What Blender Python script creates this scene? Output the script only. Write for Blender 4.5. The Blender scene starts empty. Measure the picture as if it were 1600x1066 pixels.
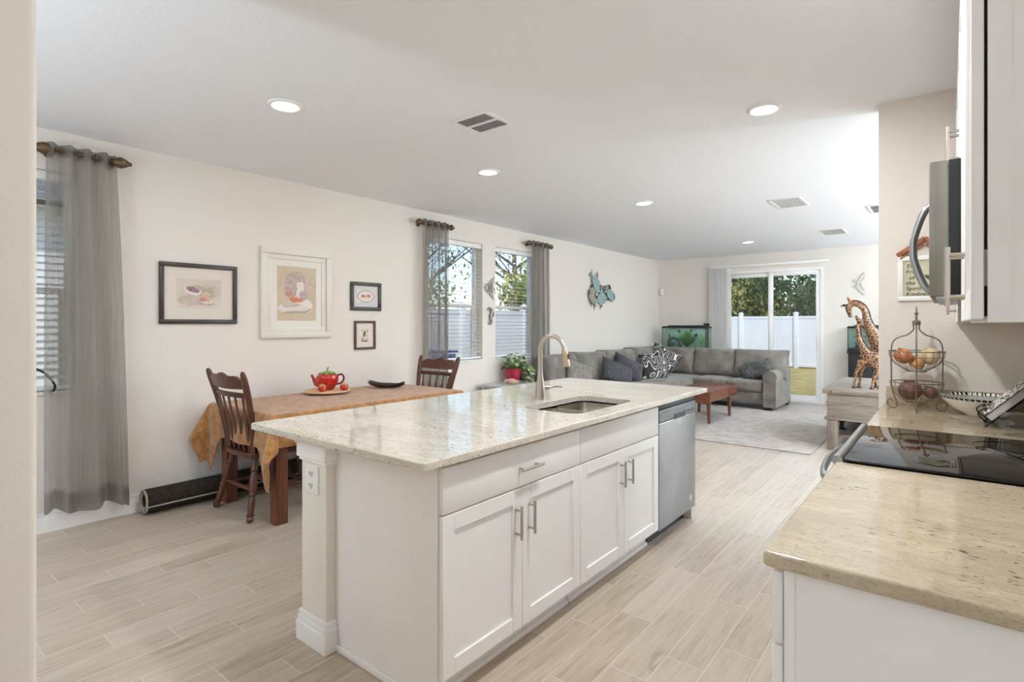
import bpy, bmesh, math, random
from mathutils import Vector, Matrix, Euler
from mathutils.geometry import tessellate_polygon
PI = math.pi
SC = bpy.context.scene
COL = SC.collection

# ------------------------------------------------------------------ camera
cam_d = bpy.data.cameras.new('camera'); cam = bpy.data.objects.new('camera', cam_d); COL.objects.link(cam)
cam_d.sensor_width = 36.0; cam_d.lens = 36.0 * 850.0 / 1600.0
cam_d.shift_y = -27.0 / 1600.0
cam_d.clip_start = 0.03; cam_d.clip_end = 300
cam.location = (0, 0, 1.378)
cam.rotation_euler = (PI / 2, 0, math.radians(38.742))
SC.camera = cam

# ------------------------------------------------------------------ world, sun, exposure
w = bpy.data.worlds.new('sky'); SC.world = w; w.use_nodes = True
nt = w.node_tree; nt.nodes.clear()
sky = nt.nodes.new('ShaderNodeTexSky'); sky.sky_type = 'NISHITA'
sky.sun_disc = False; sky.sun_elevation = math.radians(48); sky.sun_rotation = math.radians(140)
sky.air_density = 1.0; sky.dust_density = .6; sky.ozone_density = 1.9
bg = nt.nodes.new('ShaderNodeBackground'); bg.inputs['Strength'].default_value = 0.25
wo = nt.nodes.new('ShaderNodeOutputWorld')
nt.links.new(sky.outputs[0], bg.inputs[0]); nt.links.new(bg.outputs[0], wo.inputs[0])
sun_d = bpy.data.lights.new('sun', 'SUN'); sun_d.energy = 2.3; sun_d.angle = math.radians(0.6); sun_d.color = (1, .97, .92)
sun = bpy.data.objects.new('sun', sun_d); COL.objects.link(sun)
sun.rotation_euler = Vector((-.62, .55, -.80)).to_track_quat('-Z', 'Y').to_euler()
LAMP_W = 16.5            # watts of each recessed ceiling light
UP_W = 130.0              # watts of each uplighter added out of view to brighten the ceiling
SC.view_settings.view_transform = 'Standard'; SC.view_settings.look = 'None'
SC.view_settings.exposure = 0.17; SC.view_settings.gamma = 1.0
SC.view_settings.use_curve_mapping = False
try:
    SC.cycles.max_bounces = 16; SC.cycles.diffuse_bounces = 10; SC.cycles.transparent_max_bounces = 24
    SC.cycles.caustics_reflective = False; SC.cycles.caustics_refractive = False
except Exception:
    pass

# ------------------------------------------------------------------ helpers: materials
def lin(r, g, b):
    f = lambda c: (c / 255 / 12.92) if c / 255 <= .04045 else ((c / 255 + .055) / 1.055) ** 2.4
    return (f(r), f(g), f(b), 1.0)

class NT:
    def __init__(s, name):
        s.m = bpy.data.materials.new(name); s.m.use_nodes = True
        s.t = s.m.node_tree; s.t.nodes.clear()
        s.out = s.t.nodes.new('ShaderNodeOutputMaterial')
        s._tc = None
    def n(s, typ, **kw):
        nd = s.t.nodes.new(typ)
        for k, v in kw.items(): setattr(nd, k, v)
        return nd
    def set(s, sock, v):
        if isinstance(v, bpy.types.NodeSocket): s.t.links.new(v, sock)
        else: sock.default_value = v
    def co(s, which='Object'):
        if s._tc is None: s._tc = s.n('ShaderNodeTexCoord')
        return s._tc.outputs[which]
    def mp(s, vec, scale=(1, 1, 1), rot=(0, 0, 0), loc=(0, 0, 0)):
        nd = s.n('ShaderNodeMapping'); s.set(nd.inputs['Vector'], vec)
        nd.inputs['Scale'].default_value = scale; nd.inputs['Rotation'].default_value = rot; nd.inputs['Location'].default_value = loc
        return nd.outputs[0]
    def noise(s, vec, scale=5, detail=3, rough=.5, dist=0, col=False):
        nd = s.n('ShaderNodeTexNoise'); s.set(nd.inputs['Vector'], vec)
        nd.inputs['Scale'].default_value = scale; nd.inputs['Detail'].default_value = detail
        nd.inputs['Roughness'].default_value = rough; nd.inputs['Distortion'].default_value = dist
        return nd.outputs['Color' if col else 'Fac']
    def vor(s, vec, scale=5, feature='F1', out='Distance', rnd=1):
        nd = s.n('ShaderNodeTexVoronoi', feature=feature); s.set(nd.inputs['Vector'], vec)
        nd.inputs['Scale'].default_value = scale
        nd.inputs['Randomness'].default_value = rnd
        return nd.outputs[out]
    def ramp(s, fac, stops, interp='LINEAR'):
        nd = s.n('ShaderNodeValToRGB'); s.set(nd.inputs[0], fac); cr = nd.color_ramp; cr.interpolation = interp
        while len(cr.elements) < len(stops): cr.elements.new(.5)
        for e, (p, c) in zip(cr.elements, stops):
            e.position = p; e.color = c if hasattr(c, '__len__') else (c, c, c, 1)
        return nd.outputs[0]
    def ma(s, op, a, b=0.0, c=None):
        nd = s.n('ShaderNodeMath', operation=op); s.set(nd.inputs[0], a); s.set(nd.inputs[1], b)
        if c is not None: s.set(nd.inputs[2], c)
        return nd.outputs[0]
    def mix(s, fac, a, b, mode='MIX'):
        nd = s.n('ShaderNodeMix', data_type='RGBA', blend_type=mode)
        s.set(nd.inputs[0], fac); s.set(nd.inputs[6], a); s.set(nd.inputs[7], b)
        return nd.outputs[2]
    def bump(s, h, strength=.3, dist=.01):
        nd = s.n('ShaderNodeBump'); s.set(nd.inputs['Height'], h)
        nd.inputs['Strength'].default_value = strength; nd.inputs['Distance'].default_value = dist
        return nd.outputs[0]
    def pbr(s, col, rough=.5, metal=0, normal=None, spec=None, **kw):
        b = s.n('ShaderNodeBsdfPrincipled'); s.set(b.inputs['Base Color'], col); s.set(b.inputs['Roughness'], rough)
        b.inputs['Metallic'].default_value = metal
        if normal is not None: s.set(b.inputs['Normal'], normal)
        if spec is not None: b.inputs['Specular IOR Level'].default_value = spec
        for k, v in kw.items(): s.set(b.inputs[k], v)
        return b.outputs[0]
    def done(s, sh):
        s.t.links.new(sh, s.out.inputs[0]); return s.m

def plain(name, col, rough=.5, metal=0, var=.06, scale=12, bump=0, spec=None, **kw):
    """simple surface with a little procedural mottling"""
    t = NT(name); c = t.co()
    n = t.noise(c, scale, 3)
    d = tuple(max(0, x * (1 - var)) for x in col[:3]) + (1,); l = tuple(min(1, x * (1 + var)) for x in col[:3]) + (1,)
    cc = t.ramp(n, [(.3, d), (.7, l)])
    nm = t.bump(t.noise(c, scale * 8, 2), bump, .004) if bump else None
    return t.done(t.pbr(cc, rough, metal, nm, spec, **kw))

def wood(name, a, b, rough=.4, axis=1, scale=1.0, extra=.5):
    t = NT(name); sc = [14, 14, 14]; sc[axis] = 1.1
    v = t.mp(t.co(), tuple(x * scale for x in sc))
    n1 = t.noise(v, 2.2, 6, .62, 1.2)
    n2 = t.noise(v, 9, 3, .6)
    f = t.ma('ADD', t.ma('MULTIPLY', n1, 1 - extra * .4), t.ma('MULTIPLY', n2, extra * .4))
    cc = t.ramp(f, [(.32, a), (.68, b)])
    return t.done(t.pbr(cc, rough, 0, t.bump(n2, .12, .003)))

M = {}
def wall_mat(name, col, sc=55, st=.25):
    t = NT(name); c = t.co()
    n = t.noise(c, sc, 3, .55); big = t.noise(c, .7, 2)
    d = tuple(x * .975 for x in col[:3]) + (1,)
    return t.done(t.pbr(t.mix(big, d, col), .85, 0, t.bump(n, st, .004), spec=.25))
M['wall'] = wall_mat('wall_paint', lin(230, 223, 215))
M['ceil'] = wall_mat('ceiling_texture', lin(240, 242, 247), 60, .45)
M['white'] = plain('white_trim', lin(240, 238, 236), .4, var=.015)
M['cab'] = plain('cabinet_white', lin(236, 233, 231), .38, var=.012)
M['plastic'] = plain('white_plastic', lin(238, 237, 234), .35, var=.01)
M['dark_gap'] = plain('dark_shadow_gap', lin(30, 28, 26), .8)

def floor_mat():
    t = NT('plank_tile'); s = t.n('ShaderNodeSeparateXYZ'); t.set(s.inputs[0], t.co()); x, y = s.outputs[0], s.outputs[1]
    p, L = .1545, .6054
    u = t.ma('DIVIDE', t.ma('ADD', x, 3.846 + p * 60), p); row = t.ma('FLOOR', u); fu = t.ma('FRACT', u)
    yy = t.ma('SUBTRACT', t.ma('ADD', y, 60 * L - .748), t.ma('MULTIPLY', row, .2018))
    vv = t.ma('DIVIDE', yy, L); til = t.ma('FLOOR', vv); fv = t.ma('FRACT', vv)
    eu = t.ma('MULTIPLY', t.ma('MINIMUM', fu, t.ma('SUBTRACT', 1.0, fu)), p)
    ev = t.ma('MULTIPLY', t.ma('MINIMUM', fv, t.ma('SUBTRACT', 1.0, fv)), L)
    e = t.ma('MINIMUM', eu, ev)
    gr = t.ramp(e, [(.0, 1.0), (.0013, 1.0), (.0026, 0.0)])
    cb = t.n('ShaderNodeCombineXYZ'); t.set(cb.inputs[0], row); t.set(cb.inputs[1], til)
    wn = t.n('ShaderNodeTexWhiteNoise', noise_dimensions='2D'); t.set(wn.inputs['Vector'], cb.outputs[0]); rnd = wn.outputs['Value']
    off = t.n('ShaderNodeVectorMath', operation='MULTIPLY_ADD'); t.set(off.inputs[0], wn.outputs['Color']); off.inputs[1].default_value = (7, 7, 7); t.set(off.inputs[2], t.co())
    v = t.mp(off.outputs[0], (26, 1.8, 1))
    g1 = t.noise(v, 1.5, 6, .6, .6); g2 = t.noise(v, 6, 4, .6)
    base = t.ramp(t.ma('ADD', t.ma('MULTIPLY', g1, .7), t.ma('MULTIPLY', g2, .3)), [(.28, lin(140, 122, 104)), (.5, lin(177, 161, 143)), (.75, lin(199, 184, 167))])
    knot = t.ramp(t.noise(t.mp(off.outputs[0], (7, 1.6, 1)), 2.2, 2), [(.70, 0.0), (.76, .55)])
    base = t.mix(knot, base, lin(128, 113, 99))
    base = t.mix(t.ma('MULTIPLY', rnd, .35), base, lin(205, 194, 180))
    col = t.mix(gr, base, lin(206, 194, 178))
    h = t.ma('SUBTRACT', t.ma('MULTIPLY', g2, .15), gr)
    return t.done(t.pbr(col, t.ramp(g1, [(.3, .34), (.7, .46)]), 0, t.bump(h, .25, .002)))
M['floor'] = floor_mat()

def granite_mat(name, a, b, grey):
    t = NT(name); c = t.co()
    st = t.mp(c, (1.0, 4.2, 4.2), (0, 0, .12))
    big = t.noise(st, 1.9, 4, .6, .6)
    base = t.ramp(big, [(.33, a), (.66, b)])
    vein = t.ramp(t.noise(st, 7.5, 6, .7, .6), [(.44, 0.0), (.64, .5)])
    base = t.mix(vein, base, grey)
    cl = t.ramp(t.noise(st, 26, 3, .6), [(.55, 0.0), (.68, .55)])
    base = t.mix(cl, base, lin(150, 132, 112))
    spot = t.ramp(t.noise(t.mp(c, (46, 92, 80), (0, 0, .12)), 1.0, 2, .5), [(.64, 0.0), (.69, .9)])
    zone = t.ramp(t.noise(c, 2.6, 2), [(.40, .2), (.60, 1.0)])
    base = t.mix(t.ma('MULTIPLY', spot, zone), base, lin(82, 60, 50))
    fine = t.noise(c, 190, 2)
    base = t.mix(t.ramp(fine, [(.52, 0.0), (.72, .35)]), base, lin(120, 112, 102))
    return t.done(t.pbr(base, .07, 0, None, **{'Coat Weight': .0}))
M['granite'] = granite_mat('granite_island', lin(202, 193, 178), lin(218, 210, 197), lin(188, 182, 171))
M['granite_lit'] = granite_mat('granite_downlit', lin(174, 157, 131), lin(197, 181, 154), lin(168, 156, 138))  # warm tone of the downlights put into the base colours
M['softgrey'] = plain('soft_grey', lin(180, 180, 180), .9)
M['steel'] = plain('stainless_steel', lin(176, 178, 180), .3, 1, var=.08, scale=3)
M['dwsteel'] = plain('dishwasher_steel', lin(146, 148, 150), .34, 1, var=.14, scale=3)
M['nickel'] = plain('brushed_nickel', lin(190, 182, 172), .32, 1, var=.04)
M['sinksteel'] = plain('sink_steel', lin(196, 188, 176), .26, 1, var=.08, scale=5)
M['mwsteel'] = plain('microwave_grey_steel', lin(132, 128, 120), .38, .7, var=.05)
M['black'] = plain('black_plastic', lin(24, 24, 26), .4, var=.1)
M['blackmetal'] = plain('black_iron', lin(38, 34, 32), .5, .4)
M['blackglass'] = plain('black_ceramic_glass', lin(10, 10, 11), .03, 0, var=.0)
M['bronze'] = plain('aged_bronze', lin(112, 92, 70), .45, .7, var=.25, scale=40)
M['basketmetal'] = plain('taupe_painted_wire', lin(128, 114, 98), .5, .3, var=.15, scale=50)
M['mahogany'] = wood('mahogany_wood', lin(58, 30, 22), lin(108, 62, 44), .35, 2)
M['mahogany_y'] = wood('mahogany_table', lin(76, 40, 26), lin(128, 76, 50), .38, 2)
M['walnut'] = wood('red_walnut', lin(80, 42, 28), lin(130, 78, 53), .28, 1)
M['greywood'] = wood('weathered_grey_wood', lin(108, 98, 88), lin(162, 151, 138), .6, 0)
M['greywood_z'] = wood('weathered_grey_wood_upright', lin(106, 96, 86), lin(158, 147, 134), .6, 2)
M['copperwood'] = wood('copper_brown_wood', lin(120, 62, 34), lin(196, 120, 76), .4, 0)
M['darkdish'] = plain('dark_brown_lacquer', lin(50, 38, 34), .35)

def fabric(name, a, b, scale=9, rough=.95, weave=220, bstr=.35, sheen=.3, dist=.003):
    t = NT(name); c = t.co()
    n = t.noise(c, scale, 5, .65, .4)
    f = t.noise(c, weave, 2)
    cc = t.ramp(t.ma('ADD', t.ma('MULTIPLY', n, .75), t.ma('MULTIPLY', f, .25)), [(.34, a), (.66, b)])
    return t.done(t.pbr(cc, rough, 0, t.bump(t.ma('ADD', f, t.ma('MULTIPLY', n, .6)), bstr, dist), spec=.15, **{'Sheen Weight': sheen, 'Sheen Roughness': .5}))
M['cloth'] = fabric('gold_velvet_cloth', lin(132, 86, 44), lin(194, 142, 88), 18, .85, 130, .5, .35, .006)
M['sofa'] = fabric('grey_taupe_corduroy', lin(100, 93, 86), lin(142, 134, 125), 6, .95, 160, .4, .25)
M['sofa_blue'] = fabric('grey_velour_cushion', lin(98, 93, 88), lin(138, 131, 124), 6, .95, 160, .4, .25)
M['rug'] = fabric('greige_shag_rug', lin(158, 148, 140), lin(196, 187, 178), 7, 1, 90, .9, .1, .012)
M['charcoal'] = fabric('charcoal_fabric', lin(48, 48, 52), lin(84, 84, 88), 14, .9, 180, .4)
M['charcoal_s'] = fabric('charcoal_crushed_satin', lin(42, 42, 44), lin(98, 97, 96), 22, .5, 60, .8, .1, .01)
M['rolledrug'] = fabric('black_brown_rug_back', lin(38, 34, 29), lin(66, 60, 52), 40, 1, 300, .5, .0)
M['rugedge'] = plain('rug_binding', lin(168, 158, 142), .9)

def dotted():
    t = NT('charcoal_beaded_fabric'); c = t.co('Generated')
    v = t.vor(t.mp(c, (9, 9, 9)), 1.0, rnd=.25)
    d = t.ramp(v, [(.12, .9), (.18, 0.0)])
    n = t.noise(t.co(), 140, 2)
    cc = t.mix(d, t.ramp(n, [(.3, lin(50, 50, 54)), (.7, lin(84, 84, 88))]), lin(150, 150, 150))
    return t.done(t.pbr(cc, .85, 0, t.bump(n, .4, .003)))
M['dotted'] = dotted()
def swirl():
    t = NT('black_white_swirl_fabric'); c = t.co('Object')
    n = t.noise(t.mp(c, (1, 1, 1)), 3.6, 0, .4, 1.1)
    s = t.ma('FRACT', t.ma('MULTIPLY', n, 7.0))
    cc = t.ramp(s, [(.0, lin(30, 29, 32)), (.34, lin(30, 29, 32)), (.38, lin(112, 108, 108)), (.56, lin(112, 108, 108)), (.6, lin(34, 32, 36)), (.76, lin(34, 32, 36)), (.79, lin(214, 206, 194)), (.95, lin(214, 206, 194)), (.98, lin(30, 29, 32))])
    return t.done(t.pbr(cc, .7))
M['swirl'] = swirl()
def paisley():
    t = NT('grey_paisley_fabric'); c = t.co()
    n = t.vor(c, 17, 'SMOOTH_F1'); m = t.noise(c, 12, 4, .6, 2)
    s = t.ma('FRACT', t.ma('ADD', t.ma('MULTIPLY', n, 5), t.ma('MULTIPLY', m, 4)))
    return t.done(t.pbr(t.ramp(s, [(.2, lin(104, 98, 90)), (.5, lin(160, 154, 144)), (.8, lin(122, 116, 108))]), .9))
M['paisley'] = paisley()

def sheer(name, col, transp, transl):
    t = NT(name); c = t.co()
    f = t.noise(t.mp(c, (70, 110, 2.5)), 1, 2); cc = t.ramp(f, [(.3, tuple(x * .80 for x in col[:3]) + (1,)), (.7, col)])
    d = t.n('ShaderNodeBsdfDiffuse'); t.set(d.inputs[0], cc)
    tl = t.n('ShaderNodeBsdfTranslucent'); t.set(tl.inputs[0], cc)
    tr = t.n('ShaderNodeBsdfTransparent'); tr.inputs[0].default_value = (1, 1, 1, 1)
    m1 = t.n('ShaderNodeMixShader'); m1.inputs[0].default_value = transl; t.t.links.new(d.outputs[0], m1.inputs[1]); t.t.links.new(tl.outputs[0], m1.inputs[2])
    m2 = t.n('ShaderNodeMixShader'); m2.inputs[0].default_value = transp; t.t.links.new(m1.outputs[0], m2.inputs[1]); t.t.links.new(tr.outputs[0], m2.inputs[2])
    return t.done(m2.outputs[0])
M['sheer'] = sheer('grey_sheer_curtain', lin(164, 158, 150), .42, .50)
M['sheer_light'] = sheer('pale_sheer_curtain', lin(226, 224, 218), .35, .5)
M['vane'] = sheer('vertical_vane_fabric', lin(238, 236, 232), .0, .35)
M['slat'] = sheer('blind_slat_white', lin(240, 239, 236), .0, .25)

def glass(name, col=(1, 1, 1, 1), refl=1.0):
    t = NT(name); lw = t.n('ShaderNodeLayerWeight'); lw.inputs[0].default_value = .5
    fr = t.ma('ADD', t.ma('MULTIPLY', t.ma('POWER', lw.outputs['Facing'], 5.0), .9), .035)
    tr = t.n('ShaderNodeBsdfTransparent'); tr.inputs[0].default_value = col
    gl = t.n('ShaderNodeBsdfGlossy'); gl.inputs['Roughness'].default_value = .02
    m = t.n('ShaderNodeMixShader'); t.set(m.inputs[0], t.ma('MULTIPLY', fr, refl)); t.t.links.new(tr.outputs[0], m.inputs[1]); t.t.links.new(gl.outputs[0], m.inputs[2])
    return t.done(m.outputs[0])
M['glass'] = glass('window_glass', (.97, .98, .98, 1))
M['tankglass'] = glass('aquarium_glass', (.90, .96, .94, 1))
M['clearglass'] = glass('clear_tableware_glass', (.96, .965, .96, 1), 1.6)

def emit(name, col, strength):
    t = NT(name); e = t.n('ShaderNodeEmission'); e.inputs[0].default_value = col; e.inputs[1].default_value = strength
    return t.done(e.outputs[0])
M['lens'] = emit('lit_diffuser', (1, .95, .88, 1), 12)

# ------------------------------------------------------------------ helpers: geometry
class B:
    """collects shapes into one bmesh"""
    def __init__(s): s.bm = bmesh.new(); s.mi = 0
    def _add(s, verts, faces, M4=None):
        vs = [s.bm.verts.new((M4 @ Vector(v)) if M4 else v) for v in verts]
        for f in faces:
            try:
                fc = s.bm.faces.new([vs[i] for i in f]); fc.material_index = s.mi; fc.smooth = True
            except ValueError: pass
        return s
    def merge(s, bm, M4=None):
        bm.verts.index_update()
        r = s._add([v.co.copy() for v in bm.verts], [[v.index for v in f.verts] for f in bm.faces], M4); bm.free(); return r
    def box(s, x0, x1, y0, y1, z0, z1, bev=0, seg=2, M4=None):
        x0, x1 = min(x0, x1), max(x0, x1); y0, y1 = min(y0, y1), max(y0, y1); z0, z1 = min(z0, z1), max(z0, z1)
        bm = bmesh.new()
        bmesh.ops.create_cube(bm, size=1)
        for v in bm.verts: v.co = Vector((x0 + (v.co.x + .5) * (x1 - x0), y0 + (v.co.y + .5) * (y1 - y0), z0 + (v.co.z + .5) * (z1 - z0)))
        if bev:
            bmesh.ops.bevel(bm, geom=list(bm.edges), offset=min(bev, .49 * min(x1 - x0, y1 - y0, z1 - z0)), segments=seg, profile=.5, affect='EDGES')
        return s.merge(bm, M4)
    def tube(s, pts, r, n=10, cap=True, closed=False, flat=None, M4=None):
        """sweep a circle (or ellipse: flat=(a, b) factors) along pts; r number or list"""
        pts = [Vector(p) for p in pts]; k = len(pts)
        rs = r if hasattr(r, '__len__') else [r] * k
        tans = []
        for i in range(k):
            a = pts[(i - 1) % k] if (closed or i > 0) else pts[i]; b = pts[(i + 1) % k] if (closed or i < k - 1) else pts[i]
            t = (b - a); tans.append(t.normalized() if t.length > 1e-9 else Vector((0, 0, 1)))
        up = Vector((0, 0, 1)) if abs(tans[0].z) < .9 else Vector((0, 1, 0))
        nrm = (up - tans[0] * up.dot(tans[0])).normalized()
        V = []; fa, fb = flat or (1, 1)
        for i in range(k):
            nrm = (nrm - tans[i] * nrm.dot(tans[i])).normalized(); bi = tans[i].cross(nrm)
            for j in range(n):
                a = 2 * PI * j / n
                V.append(pts[i] + nrm * (math.cos(a) * rs[i] * fa) + bi * (math.sin(a) * rs[i] * fb))
        F = []
        for i in range(k if closed else k - 1):
            for j in range(n):
                a = i * n + j; b = i * n + (j + 1) % n; c = ((i + 1) % k) * n + (j + 1) % n; d = ((i + 1) % k) * n + j
                F.append([a, b, c, d])
        if cap and not closed:
            F.append(list(range(n))[::-1]); F.append([(k - 1) * n + j for j in range(n)])
        return s._add(V, F, M4)
    def lathe(s, prof, c=(0, 0, 0), n=24, M4=None, closed=False):
        V = []; F = []; m = len(prof)
        for (r, z) in prof:
            for j in range(n):
                a = 2 * PI * j / n; V.append((c[0] + r * math.cos(a), c[1] + r * math.sin(a), c[2] + z))
        rng = m if closed else m - 1
        for i in range(rng):
            for j in range(n):
                i2 = (i + 1) % m
                F.append([i * n + j, i * n + (j + 1) % n, i2 * n + (j + 1) % n, i2 * n + j])
        if not closed:
            if prof[0][0] > 1e-5: F.append(list(range(n))[::-1])
            if prof[-1][0] > 1e-5: F.append([(m - 1) * n + j for j in range(n)])
        return s._add(V, F, M4)
    def prism(s, poly, h, holes=(), M4=None, bev=0):
        """polygon in XY extruded along +Z by h"""
        loops = [list(poly)] + [list(q) for q in holes]
        flat = [p for l in loops for p in l]
        tri = tessellate_polygon([[Vector((p[0], p[1], 0)) for p in l] for l in loops])
        n = len(flat)
        V = [(p[0], p[1], 0) for p in flat] + [(p[0], p[1], h) for p in flat]
        F = []
        for t in tri:
            a = (Vector(V[t[1]]) - Vector(V[t[0]])).cross(Vector(V[t[2]]) - Vector(V[t[0]])).z
            t = list(t) if a > 0 else list(t)[::-1]
            F.append([i + n for i in t]); F.append(t[::-1])
        o = 0
        for l in loops:
            m = len(l)
            for i in range(m): F.append([o + i, o + (i + 1) % m, o + (i + 1) % m + n, o + i + n])
            o += m
        bm = bmesh.new(); vs = [bm.verts.new(v) for v in V]
        for f in F:
            try: bm.faces.new([vs[i] for i in f])
            except ValueError: pass
        bmesh.ops.recalc_face_normals(bm, faces=bm.faces)
        return s.merge(bm, M4)
    def ball(s, c, r, n=16, m=10, M4=None):
        rx, ry, rz = r if hasattr(r, '__len__') else (r, r, r)
        V = []; F = []
        for i in range(m + 1):
            t = PI * i / m
            for j in range(n):
                a = 2 * PI * j / n; V.append((c[0] + rx * math.sin(t) * math.cos(a), c[1] + ry * math.sin(t) * math.sin(a), c[2] + rz * math.cos(t)))
        for i in range(m):
            for j in range(n): F.append([i * n + j, (i + 1) * n + j, (i + 1) * n + (j + 1) % n, i * n + (j + 1) % n])
        s._add(V, F, M4); return s
    def pillow(s, w, h, t, M4=None, n=14, pinch=.07, pw=4, ex=.5, wob=0, seed=0):
        """soft cushion in local XZ, thickness along Y"""
        rg = random.Random(seed); ph = [rg.uniform(0, 6.28) for _ in range(6)]
        V = []; F = []
        for side in (1, -1):
            for i in range(n + 1):
                for j in range(n + 1):
                    u = math.sin((2 * i / n - 1) * PI / 2); v = math.sin((2 * j / n - 1) * PI / 2)
                    f = max(0, (1 - abs(u) ** pw) * (1 - abs(v) ** pw)) ** ex
                    x = w / 2 * u * (1 - pinch * (1 - v * v)); z = h / 2 * v * (1 - pinch * (1 - u * u))
                    wb = wob * f * (math.sin(4 * u + 3 * v + ph[0]) + math.sin(7 * u - 5 * v + ph[1]) * .6 + math.sin(-6 * u + 8 * v + ph[2]) * .4)
                    V.append((x, side * t / 2 * f + wb * (1 if side > 0 else -1), z))
        q = (n + 1) ** 2
        for sd in (0, 1):
            for i in range(n):
                for j in range(n):
                    a = sd * q + i * (n + 1) + j; f = [a, a + 1, a + n + 2, a + n + 1]
                    F.append(f[::-1] if sd else f)
        bm = bmesh.new(); vs = [bm.verts.new(v) for v in V]
        for f in F: bm.faces.new([vs[i] for i in f])
        bmesh.ops.remove_doubles(bm, verts=bm.verts, dist=1e-5); bmesh.ops.recalc_face_normals(bm, faces=bm.faces)
        return s.merge(bm, M4)
    def leaves(s, c, r, n, size, rg, shell=.35, squash=1):
        V = []; F = []
        for _ in range(n):
            d = Vector((rg.gauss(0, 1), rg.gauss(0, 1), rg.gauss(0, 1))).normalized() * (shell + (1 - shell) * rg.random() ** .5)
            p = Vector((c[0] + d.x * r[0], c[1] + d.y * r[1], c[2] + d.z * r[2]))
            q = Euler((rg.uniform(0, 6.3), rg.uniform(0, 6.3), rg.uniform(0, 6.3))).to_matrix(); k = size * rg.uniform(.6, 1.3); o = len(V)
            for (a, b) in ((-1, 0), (0, -.45), (1, 0), (0, .45)): V.append(p + q @ Vector((a * k, b * k, 0)))
            F.append([o, o + 1, o + 2, o + 3])
        return s._add(V, F)
    def sheet(s, fn, nu, nv):
        V = [fn(i / nu, j / nv) for i in range(nu + 1) for j in range(nv + 1)]
        F = [[i * (nv + 1) + j, (i + 1) * (nv + 1) + j, (i + 1) * (nv + 1) + j + 1, i * (nv + 1) + j + 1] for i in range(nu) for j in range(nv)]
        return s._add(V, F)

def stone_slab(b, rect, rad, z0, z1, hole=None, e=.005):
    """polished slab with eased edges; rect = (x0, x1, y0, y1); hole = a loop of xy points"""
    x0, x1, y0, y1 = rect; L = lambda i: rrect(x0 + i, x1 - i, y0 + i, y1 - i, max(rad - i, .002), 4)
    steps = [(e * .6, z0), (0, z0 + e * .6), (0, z1 - e), (e * .15, z1 - e * .5), (e * .5, z1 - e * .15), (e, z1)]
    loops = [[(p[0], p[1], z) for p in L(i)] for i, z in steps]; n = len(loops[0]); V = [p for l in loops for p in l]; F = []
    for k in range(len(loops) - 1):
        for j in range(n): F.append([k * n + j, k * n + (j + 1) % n, (k + 1) * n + (j + 1) % n, (k + 1) * n + j])
    if not hole:
        F.append(list(range(n))[::-1]); F.append([(len(loops) - 1) * n + j for j in range(n)])
    else:
        m = len(hole); hs = [[(p[0], p[1], z1) for p in hole], [(p[0], p[1], z0) for p in hole]]; o = len(V); V += hs[0] + hs[1]
        for j in range(m): F.append([o + j, o + (j + 1) % m, o + m + (j + 1) % m, o + m + j])
        for ring, off, up in ((loops[-1], (len(loops) - 1) * n, True), (loops[0], 0, False)):
            ids = [off + j for j in range(n)] + [o + (0 if up else m) + j for j in range(m)]
            for t in tessellate_polygon([[Vector((p[0], p[1], 0)) for p in ring], [Vector((p[0], p[1], 0)) for p in hole]]): F.append([ids[i] for i in t])
    bm = bmesh.new(); vs = [bm.verts.new(v) for v in V]
    for f in F:
        try: bm.faces.new([vs[i] for i in f])
        except ValueError: pass
    bmesh.ops.recalc_face_normals(bm, faces=bm.faces); return b.merge(bm)

OFF = {}
def link(name, b, mats, parent=None, angle=38, fix=True):
    me = bpy.data.meshes.new(name)
    if fix: bmesh.ops.recalc_face_normals(b.bm, faces=b.bm.faces)
    off = OFF.get(parent.name, Vector()) if parent else Vector()
    if off.length: bmesh.ops.translate(b.bm, verts=b.bm.verts, vec=-off)
    b.bm.to_mesh(me); b.bm.free()
    for m in (mats if isinstance(mats, (list, tuple)) else [mats]): me.materials.append(M[m] if isinstance(m, str) else m)
    try: me.set_sharp_from_angle(angle=math.radians(angle))
    except Exception: pass
    o = bpy.data.objects.new(name, me); COL.objects.link(o)
    if parent:
        o.parent = parent; OFF[o.name] = off
    return o
def tagp(o, label, cat, group=None, kind=None):
    o['label'] = label; o['category'] = cat
    if group: o['group'] = group
    if kind: o['kind'] = kind
    return o
def thing(name, label, cat, loc=(0, 0, 0), rotz=0, group=None, local=False):
    """an Empty at the thing's base; its parts' shapes are written in world coordinates unless local"""
    o = bpy.data.objects.new(name, None); COL.objects.link(o); o.location = loc; o.rotation_euler = (0, 0, rotz); o.empty_display_size = .1
    OFF[o.name] = Vector() if local else Vector(loc)
    return tagp(o, label, cat, group)
def single(name, b, mats, label, cat, group=None, kind=None, angle=38):
    """a thing that is one mesh; its origin goes to the middle of its base"""
    vs = [v.co for v in b.bm.verts]; lo = [min(v[i] for v in vs) for i in range(3)]; hi = [max(v[i] for v in vs) for i in range(3)]
    c = Vector(((lo[0] + hi[0]) / 2, (lo[1] + hi[1]) / 2, lo[2])); bmesh.ops.translate(b.bm, verts=b.bm.verts, vec=-c)
    o = link(name, b, mats, None, angle); o.location = c; OFF[o.name] = c
    return tagp(o, label, cat, group, kind)
def flat_top(o):
    for p in o.data.polygons:
        if abs(p.normal.z) > .99: p.use_smooth = False
    return o
def struct(name, b, mats, parent=None, angle=38, label=None):
    o = link(name, b, mats, parent, angle)
    if not parent: o['kind'] = 'structure'
    if label: o['label'] = label
    return o
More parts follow.
